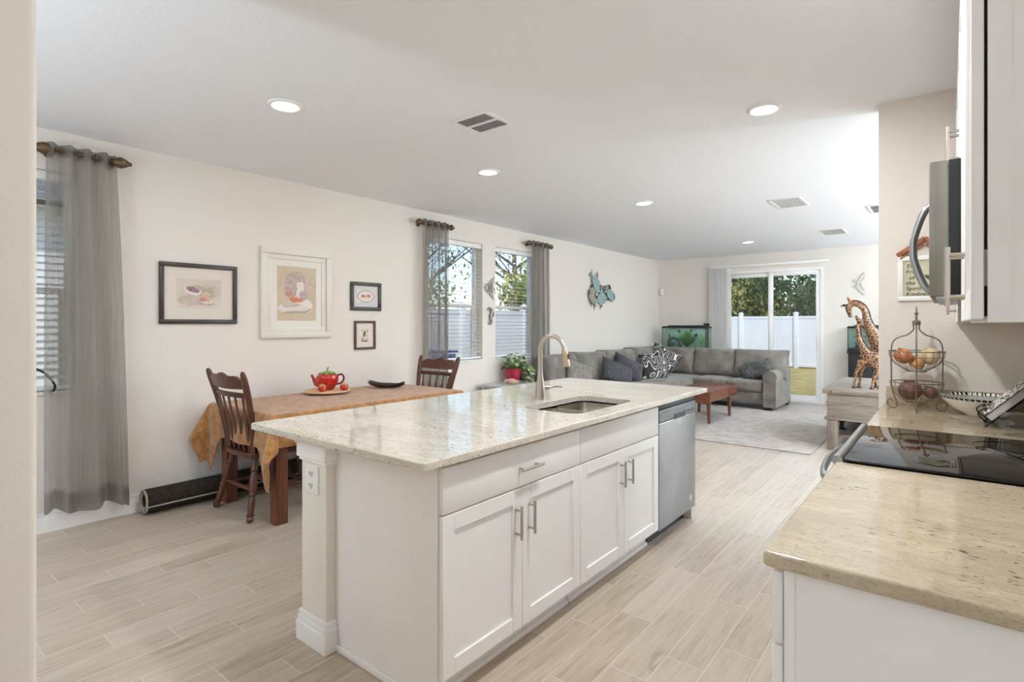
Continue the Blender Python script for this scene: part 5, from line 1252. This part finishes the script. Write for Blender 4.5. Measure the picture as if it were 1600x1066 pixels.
b = B(); b.lathe([(0, 0), (.045, 0), (.05, .01), (.028, .02), (.026, .075), (.035, .085), (.07, .105), (.085, .13), (.087, .16), (.078, .16), (.07, .13), (0, .12)], (-.965, 7.32, .156), 28); single('footed_bowl', b, 'black', 'black footed bowl on the low shelf of the grey console', 'bowl')

def giraffe_mat():
    t = NT('giraffe_spots'); c = t.co(); v = t.vor(c, 32, 'DISTANCE_TO_EDGE'); n = t.noise(c, 30, 2)
    col = t.ramp(v, [(.07, lin(182, 144, 106)), (.14, lin(60, 40, 31))]); t2 = t.mix(t.ma('MULTIPLY', n, .35), col, lin(120, 76, 46)); return t.done(t.pbr(t2, .35))
M['giraffe'] = giraffe_mat(); M['gdark'] = plain('giraffe_dark_wood', lin(70, 42, 30), .4, var=.2); M['gpale'] = wood('giraffe_pale_wood', lin(160, 110, 70), lin(190, 142, 98), .4, 2)
def giraffe(label, y, neck, head, body, legs, ear, horns, mane, voxel=.006, nr=None):
    T = thing('giraffe_sculpture', label, 'sculpture', (body[0][0], y, KZ), 0, 'carved giraffes on the console')
    P3 = lambda p, dy=0: Vector((p[0], y + (p[2] if len(p) > 3 else 0) + dy, p[1]))
    b = B(); sp = smooth(neck, 5); b.tube([(p[0], y, p[1]) for p in sp], [p[2] for p in sp], 14)
    sp = smooth(head, 4); b.tube([(p[0], y, p[1]) for p in sp], [p[2] for p in sp], 12)
    sp = smooth(body, 5); b.tube([(p[0], y, p[1]) for p in sp], [p[2] for p in sp], 16, flat=(1.0, .72))
    for lg in legs:
        sp = smooth([(p[0], p[1], p[2], p[3]) for p in lg], 4); b.tube([(p[0], y + p[2], p[1]) for p in sp], [p[3] for p in sp], 10)
    o = link('carved_body', b, 'giraffe', T, 180)
    r = o.modifiers.new('union', 'REMESH'); r.mode = 'VOXEL'; r.voxel_size = voxel; r.use_smooth_shade = True
    s = o.modifiers.new('soften', 'SMOOTH'); s.iterations = 4; s.factor = .5
    for dy, (p, q, rr) in [(sgn * ear[3], ear[:3]) for sgn in (1, -1)]:
        m = Vector((q[0] - p[0], 0, q[1] - p[1])); b = B(); a = Vector((p[0], y + dy * .5, p[1])); e = Vector((q[0], y + dy, q[1])); b.tube([a, a + (e - a) * .45, a + (e - a) * .8, e], [rr * .5, rr, rr * .7, rr * .15], 10, flat=(.5, 1)); link('ear', b, 'gpale', T)
    for p, q, dy in horns: b = B(); b.tube([(p[0], y + dy, p[1]), (q[0], y + dy, q[1])], [.007, .0065], 8); b.ball((q[0], y + dy, q[1]), .0085, 8, 6); link('horn', b, 'gdark', T)
    b = B(); sp = smooth(mane, 5); b.tube([(p[0], y, p[1]) for p in sp], [p[2] for p in sp], 8, flat=(1, .5)); link('mane', b, 'gdark', T)
    for lg in legs: p = lg[-1]; b = B(); b.lathe([(.0, 0), (.023, 0), (.021, .012), (.014, .024), (0, .024)], (p[0], y + p[2], KZ + .001), 12); link('hoof', b, 'gdark', T)
# tall one
giraffe('tall carved giraffe bending its head down over the smaller giraffe', 7.30,
        [(-.882, 1.598, .030), (-.846, 1.607, .030), (-.80, 1.595, .031), (-.755, 1.555, .032), (-.733, 1.50, .034), (-.722, 1.425, .040), (-.695, 1.33, .054), (-.64, 1.22, .075), (-.59, 1.12, .09)],
        [(-.865, 1.60, .03), (-.893, 1.575, .036), (-.893, 1.53, .030), (-.880, 1.47, .021), (-.872, 1.45, .017)],
        [(-.655, 1.14, .07), (-.62, 1.09, .10), (-.55, 1.06, .105), (-.48, 1.03, .09), (-.44, 1.01, .05)],
        [[(-.63, 1.04, -.04, .05), (-.635, .93, -.045, .032), (-.625, .84, -.045, .022), (-.63, .70, -.045, .015), (-.63, .680, -.045, .015)], [(-.60, 1.04, .045, .05), (-.60, .93, .05, .032), (-.60, .84, .05, .022), (-.60, .70, .05, .015), (-.60, .68, .05, .015)],
         [(-.49, 1.0, -.04, .06), (-.475, .90, -.045, .034), (-.455, .84, -.045, .022), (-.47, .70, -.045, .015), (-.47, .68, -.045, .015)], [(-.49, 1.0, .04, .06), (-.465, .90, .05, .034), (-.45, .84, .05, .022), (-.46, .70, .05, .015), (-.46, .68, .05, .015)]],
        ((-.872, 1.61), (-.902, 1.685), .026, .045), [((-.915, 1.582), (-.966, 1.583), -.015), ((-.905, 1.592), (-.952, 1.597), .018)],
        [(-.875, 1.632, .006), (-.84, 1.64, .010), (-.79, 1.626, .012), (-.735, 1.58, .012), (-.70, 1.51, .011), (-.682, 1.43, .011), (-.64, 1.34, .010), (-.565, 1.23, .006)])
# small one
giraffe('smaller carved giraffe stretching its head up towards the tall one', 7.05,
        [(-.762, 1.385, .022), (-.778, 1.34, .024), (-.775, 1.26, .027), (-.752, 1.17, .033), (-.712, 1.08, .045), (-.68, 1.03, .058)],
        [(-.755, 1.38, .022), (-.765, 1.405, .025), (-.778, 1.43, .020), (-.796, 1.466, .014)],
        [(-.745, .985, .045), (-.70, 1.0, .075), (-.65, .99, .082), (-.59, .985, .078), (-.545, .975, .05)],
        [[(-.735, .97, -.03, .045), (-.768, .895, -.035, .024), (-.790, .845, -.035, .020), (-.806, .72, -.035, .013), (-.810, .682, -.035, .013)], [(-.715, .95, .035, .045), (-.745, .88, .04, .024), (-.752, .83, .04, .019), (-.768, .72, .04, .013), (-.772, .682, .04, .013)],
         [(-.61, .95, -.03, .055), (-.60, .88, -.035, .030), (-.622, .82, -.035, .019), (-.64, .72, -.035, .013), (-.645, .682, -.035, .013)], [(-.585, .95, .035, .055), (-.575, .88, .04, .030), (-.555, .83, .04, .019), (-.575, .72, .04, .013), (-.58, .682, .04, .013)]],
        ((-.750, 1.40), (-.728, 1.425), .014, .028), [((-.748, 1.41), (-.722, 1.445), -.008), ((-.746, 1.41), (-.720, 1.44), .010)],
        [(-.735, 1.40, .008), (-.745, 1.345, .012), (-.742, 1.265, .014), (-.715, 1.18, .014), (-.665, 1.11, .013), (-.60, 1.075, .008)])

# ---- aquariums
def aquarium(label, stand_label, x0, x1, y0, y1, z0, z1, bow, standc, seed):
    S = thing('aquarium_stand', stand_label, 'cabinet', ((x0 + x1) / 2, (y0 + y1) / 2, 0), 0, 'aquarium stands')
    b = B(); b.box(x0 + .01, x1 - .01, y0 + .01, y1 - .005, .06, z0 - .03, .004); b.box(x0 + .03, x1 - .03, y0 + .04, y1 - .02, 0, .06); link('body', b, 'black', S)
    b = B(); b.box(x0 - .005, x1 + .005, y0 - .005, y1, z0 - .03, z0 - .001, .004); link('top_board', b, 'black', S)
    for k in (0, 1): xm = (x0 + x1) / 2; a = x0 + .02 + k * (xm - x0 - .01); b = B(); b.box(a, a + (x1 - x0) / 2 - .03, y0, y0 + .01, .08, z0 - .05, .003); d = link('door', b, 'black', S); b = B(); b.ball((xm + (-.03 if k == 0 else .03), y0 - .008, z0 - .2), .01, 8, 6); link('knob', b, 'steel', d)
    T = thing('aquarium', label, 'aquarium', ((x0 + x1) / 2, (y0 + y1) / 2, z0), 0, 'glass aquariums')
    g = .006
    b = B(); b.box(x0, x1, y0, y0 + g, z0 + .02, z1 - .02); b.box(x0, x0 + g, y0 + g, y1 - g, z0 + .02, z1 - .02); b.box(x1 - g, x1, y0 + g, y1 - g, z0 + .02, z1 - .02); link('glass_panes', b, 'tankglass', T)
    b = B(); b.box(x0 + g, x1 - g, y1 - g, y1 - .001, z0 + .02, z1 - .02); link('back_panel', b, M['tankback'], T)
    for nm, za, ze in (('base_rim', z0, z0 + .025), ('top_rim', z1 - .03, z1 - .004)):
        b = B(); r = .014; b.box(x0 - r + .01, x1 + r - .01, y0 - .004, y0 + .012, za, ze, .003); b.box(x0 - .004, x0 + .012, y0, y1, za, ze, .003); b.box(x1 - .012, x1 + .004, y0, y1, za, ze, .003); b.box(x0, x1, y1 - .012, y1, za, ze); link(nm, b, 'black', T)
    b = B(); b.box(x0 + .01, x1 - .01, y0 + .01, y1 - .01, z1 - .018, z1 + .004, .005); b.box(x0 + .08, x1 - .08, y0 + .08, y1 - .08, z1 + .004, z1 + .022, .008); link('light_hood', b, 'black', T)
    l = bpy.data.lights.new('tank_light', 'AREA'); l.shape = 'RECTANGLE'; l.size = (x1 - x0) * .8; l.size_y = .08; l.energy = 1.0; l.color = (.85, 1, .95); o = bpy.data.objects.new('tank_light', l); COL.objects.link(o); o.parent = T; o.location = (0, 0, z1 - .022 - z0)
    b = B(); b.box(x0 + g, x1 - g, y0 + g, y1 - g, z0 + .012, z0 + .055, .008); link('gravel_bed', b, M['gravel'], T)
    for x in (x0 + .004, x1 - .012): b = B(); b.box(x, x + .008, y0 - .002, y0 + .008, z0 + .025, z1 - .03); link('corner_seal', b, 'black', T)
t = NT('aquarium_background'); c = t.co(); M['tankback'] = t.done(t.pbr(t.ramp(t.noise(c, 4, 3), [(.3, lin(132, 158, 154)), (.7, lin(178, 200, 194))]), .6))
M['gravel'] = plain('dark_gravel', lin(46, 48, 58), .9, var=.5, scale=90, bump=.6)
M['aqgreen'] = plain('water_plant_green', lin(82, 138, 66), .5, var=.35, scale=25); M['aqlime'] = plain('water_plant_lime', lin(140, 174, 90), .5, var=.3, scale=25); M['aqteal'] = plain('water_plant_teal', lin(84, 132, 132), .5, var=.3, scale=25)
def waterplant(x, y, z, h, n, spread, mat, label, seed):
    rg = random.Random(seed); b = B()
    for k in range(n):
        a = rg.uniform(0, 6.3); q = rg.uniform(.1, 1) * spread; hh = h * rg.uniform(.55, 1) * (1 - .2 * q / spread); w_ = rg.uniform(.010, .018); s = Vector((-math.sin(a), math.cos(a) * .5, 0)) * w_
        V = []; m = 5
        for i in range(m + 1):
            t_ = i / m; p = Vector((x + q * math.cos(a) * t_ ** 1.5, y + q * .45 * math.sin(a) * t_ ** 1.5, z + hh * (t_ - .25 * t_ ** 3 * q / spread))); ww = s * (math.sin(PI * (.12 + .86 * t_)))
            V += [p - ww, p + ww]
        b._add(V, [[2 * i, 2 * i + 1, 2 * i + 3, 2 * i + 2] for i in range(m)])
    single('water_plant', b, mat, label, 'plant', 'plants in the aquariums')
ax0, ax1, ay0, ay1, az0, az1 = -4.40, -3.535, 10.20, 10.56, .86, 1.325
aquarium('planted black rimmed aquarium behind the sofa corner', 'black cabinet stand under the aquarium behind the sofa corner', ax0, ax1, ay0, ay1, az0, az1, False, 'black', 1)
waterplant(-3.97, 10.40, az0 + .05, .42, 170, .40, 'aqgreen', 'big green fronded water plant in the middle of the sofa corner aquarium', 3)
waterplant(-3.66, 10.34, az0 + .05, .30, 40, .09, 'aqlime', 'lime green water plant at the right end of the sofa corner aquarium', 4)
waterplant(-4.24, 10.32, az0 + .05, .17, 40, .12, 'aqteal', 'low teal water plant under the driftwood arch', 5)
b = B(); b.tube(smooth([(-4.34, 10.42, az0 + .06), (-4.33, 10.42, az0 + .20), (-4.26, 10.42, az0 + .235), (-4.16, 10.42, az0 + .19), (-4.11, 10.42, az0 + .06)], 5), [.035 - .0008 * i for i in range(21)], 10); b.tube([(-4.33, 10.43, az0 + .18), (-4.35, 10.44, az0 + .32)], [.022, .010], 8)
single('driftwood_arch', b, plain('driftwood', lin(84, 70, 60), .9, var=.3, scale=40), 'dark driftwood arch in the left of the sofa corner aquarium', 'driftwood')
def fish(x, y, z, s, mat, label, tilt=0):
    T = thing('angel_fish', label, 'fish', (x, y, z), 0, 'fish in the sofa corner aquarium')
    b = B(); b.ball((x, y, z), (s, s * .25, s * .8), 14, 10); link('fish_body', b, mat, T)
    b = B(); b.prism([(x - s * .9, z), (x - s * 1.7, z + s * .7), (x - s * 1.5, z), (x - s * 1.7, z - s * .7)], .003, (), Matrix(((1, 0, 0, 0), (0, 0, 1, y), (0, 1, 0, 0), (0, 0, 0, 1)))); link('tail', b, mat, T)
    b = B(); b.prism([(x + s * .3, z + s * .7), (x - s * .5, z + s * 1.8), (x - s * .4, z + s * .6)], .003, (), Matrix(((1, 0, 0, 0), (0, 0, 1, y), (0, 1, 0, 0), (0, 0, 0, 1)))); b.prism([(x + s * .3, z - s * .7), (x - s * .4, z - s * .6), (x - s * .6, z - s * 1.8)], .003, (), Matrix(((1, 0, 0, 0), (0, 0, 1, y), (0, 1, 0, 0), (0, 0, 0, 1)))); link('fins', b, mat, T)
fish(-3.755, 10.30, az0 + .30, .032, 'black', 'black fish with long fins near the right of the sofa corner aquarium'); fish(-3.86, 10.34, az0 + .385, .022, 'charcoal', 'small dark fish just under the hood of the sofa corner aquarium'); fish(-4.10, 10.33, az0 + .37, .030, 'charcoal', 'dark fish swimming left of the green fronds')
b = B(); b.tube([(-3.62, 10.53, az0 + .06), (-3.62, 10.53, az1 + .03)], .012, 8); b.box(-3.66, -3.57, 10.42, 10.52, az1 + .023, az1 + .06, .008); b.box(-3.63, -3.60, 10.5, 10.53, az0 + .2, az1 - .05); single('filter_unit', b, 'black', 'black hang on filter at the right end of the sofa corner aquarium', 'filter')
bx0, bx1 = -1.27, -.60
aquarium('tall black rimmed aquarium behind the carved giraffes', 'black cabinet stand under the aquarium behind the giraffes', bx0, bx1, 10.20, 10.585, .93, 1.335, False, 'black', 2)
waterplant(-1.13, 10.40, .98, .20, 26, .12, 'aqteal', 'teal feathery plant in the aquarium behind the giraffes', 7); waterplant(-.95, 10.42, .98, .30, 24, .10, 'aqteal', 'tall teal plant deeper in the aquarium behind the giraffes', 8)
b = B(); b.box(-1.22, -1.02, 10.46, 10.54, 1.165, 1.18, .004); b.ball((-1.12, 10.42, 1.0), (.07, .05, .05), 12, 8); single('aquarium_rock', b, plain('dark_rock', lin(52, 58, 60), .9, var=.3), 'dark rock ledge in the aquarium behind the giraffes', 'rock')

# ---- wall ornaments
def wallshape(b, poly, th, x, M4=None):
    """polygon (y, z) on the left wall, thickness th out of the wall at x"""
    b.prism(poly, th, (), Matrix(((0, 0, 1, x), (1, 0, 0, 0), (0, 1, 0, 0), (0, 0, 0, 1))) if M4 is None else M4)
def fishpoly(c, s, ang, n=18, ch=.62):
    P = []
    for i in range(n + 1):
        a = PI * .92 - 2 * PI * .92 * i / n; P.append((math.cos(a), math.sin(a) * ch * (1 + .1 * math.cos(a))))
    P += [(-1.15, -.10), (-1.65, -.52), (-1.45, 0), (-1.65, .52), (-1.15, .10)]
    ca, sa = math.cos(ang), math.sin(ang); return [(c[0] + s * (p[0] * ca - p[1] * sa), c[1] + s * (p[0] * sa + p[1] * ca)) for p in P]
M['tealmetal'] = plain('teal_grey_metal', lin(150, 174, 176), .45, .35, var=.15, scale=20); M['greymetal'] = plain('grey_brown_metal', lin(158, 154, 146), .45, .4, var=.2, scale=20); M['darkmetal'] = plain('dark_metal_edge', lin(66, 66, 64), .45, .5)
T = thing('fish_wall_sculpture', 'teal and grey metal fish sculpture on the wall above the sofa', 'wall art', (XL, 8.15, 1.78))
def wfish(c, s, ang, mat, lift, fin=1):
    b = B(); wallshape(b, fishpoly(c, s, ang), .006, XL + lift); f = link('fish', b, mat, T)
    ca, sa = math.cos(ang), math.sin(ang); R_ = lambda p: (c[0] + s * (p[0] * ca - p[1] * sa), c[1] + s * (p[0] * sa + p[1] * ca))
    b = B()
    for pl in ([(.62, .5), (1.02, .06), (.86, .0), (.52, .38)], [(-.55, .55), (-.85, 1.0), (-.25, .68)], [(-.5, -.55), (-.75, -1.0), (-.15, -.66)]): wallshape(b, [R_(p) for p in pl], .004, XL + lift + .006)
    link('fins', b, 'darkmetal', f)
    b = B(); b.tube([(XL + .001, c[0], c[1]), (XL + lift, c[0], c[1])], .004, 6); link('mount', b, 'darkmetal', f)
wfish((8.02, 2.045), .17, -.75, 'tealmetal', .03); wfish((8.42, 1.955), .115, .9, 'greymetal', .02); wfish((8.51, 1.875), .15, -.4, 'tealmetal', .035); wfish((8.22, 1.815), .17, .25, 'tealmetal', .025); wfish((7.87, 1.83), .14, 2.2, 'greymetal', .03); wfish((8.33, 1.96), .10, 2.6, 'greymetal', .015); wfish((7.93, 1.95), .12, 1.2, 'greymetal', .02)
b = B(); b.tube([(XL + .012, 8.17 + .25 * math.cos(a), 1.92 + .11 * math.sin(a)) for a in [2 * PI * i / 30 for i in range(30)]], .006, 6, closed=True); link('ring_wire', b, 'darkmetal', T)
T = thing('angelfish_ornament', 'grey metal angelfish ornament high between the two side windows', 'wall art', (XL, 5.31, 1.78))
b = B(); wallshape(b, [(5.215, 1.845), (5.25, 1.885), (5.30, 1.91), (5.40, 1.985), (5.375, 1.90), (5.37, 1.86), (5.42, 1.83), (5.40, 1.80), (5.36, 1.80), (5.39, 1.69), (5.31, 1.765), (5.25, 1.80)], .008, XL + .012); f = link('fish_body', b, 'greymetal', T)
b = B()
for i in range(3): y = 5.27 + i * .035; b.tube([(XL + .021, y, 1.80 - i * .01), (XL + .023, y + .008, 1.845), (XL + .021, y, 1.89 + i * .015)], .004, 6)
b.tube([(XL + .001, 5.3, 1.85), (XL + .012, 5.3, 1.85)], .006, 6); link('stripes', b, 'darkmetal', f)
T = thing('seahorse_ornament', 'grey metal seahorse ornament low between the two side windows', 'wall art', (XL, 5.32, 1.40))
b = B(); sp = smooth([(5.265, 1.555, .010), (5.30, 1.575, .018), (5.335, 1.565, .020), (5.345, 1.52, .024), (5.325, 1.475, .028), (5.33, 1.44, .022), (5.345, 1.405, .014), (5.33, 1.375, .010), (5.30, 1.375, .008), (5.295, 1.40, .006), (5.31, 1.41, .004)], 4)
b.tube([(XL + .016, p[0], p[1]) for p in sp], [p[2] for p in sp], 8, flat=(.5, 1) if False else None); f = link('seahorse_body', b, 'greymetal', T)
b = B(); wallshape(b, [(5.35, 1.52), (5.395, 1.53), (5.385, 1.47), (5.35, 1.48)], .006, XL + .012); b.tube([(XL + .001, 5.33, 1.48), (XL + .016, 5.33, 1.48)], .006, 6); link('fin', b, 'darkmetal', f)
M['palewire'] = plain('pale_wire', lin(190, 190, 186), .4, .5)
T = thing('wire_fish_ornament', 'pale wire fish ornament on the end wall above the giraffes', 'wall art', (-1.1, YB, 1.85)); yy = YB - .015
b = B(); b.tube(smooth([(-1.08, yy, 2.22), (-1.15, yy, 2.13), (-1.19, yy, 2.0), (-1.15, yy, 1.92), (-1.08, yy, 1.85)], 6), .006, 6); b.tube(smooth([(-1.07, yy, 2.16), (-1.12, yy, 2.08), (-1.12, yy, 2.0), (-1.07, yy, 1.93)], 6), .005, 6); b.tube([(-1.26, yy, 2.09), (-1.12, yy, 2.02), (-1.26, yy, 1.99)], .005, 6); b.tube([(-1.23, yy, 2.12), (-1.17, yy, 2.03)], .004, 6); link('fish_outline', b, 'palewire', T)
b = B(); b.tube([(-1.18, yy, 2.03), (-1.18, YB, 2.03)], .005, 6); link('wall_pin', b, 'palewire', T)
b = B(); b.box(-4.61, -4.545, YB - .045, YB - .001, 1.955, 2.085, .012, 3); b.box(-4.595, -4.56, YB - .05, YB - .044, 1.975, 2.03, .006); single('motion_sensor', b, 'plastic', 'small white motion sensor in the far corner of the room', 'sensor')
b = B(); b.box(XL + .001, XL + .008, 7.16, 7.23, .36, .475, .004); single('wall_outlet', b, 'plastic', 'white outlet plate low on the wall behind the sofa', 'outlet') if False else b.bm.free()
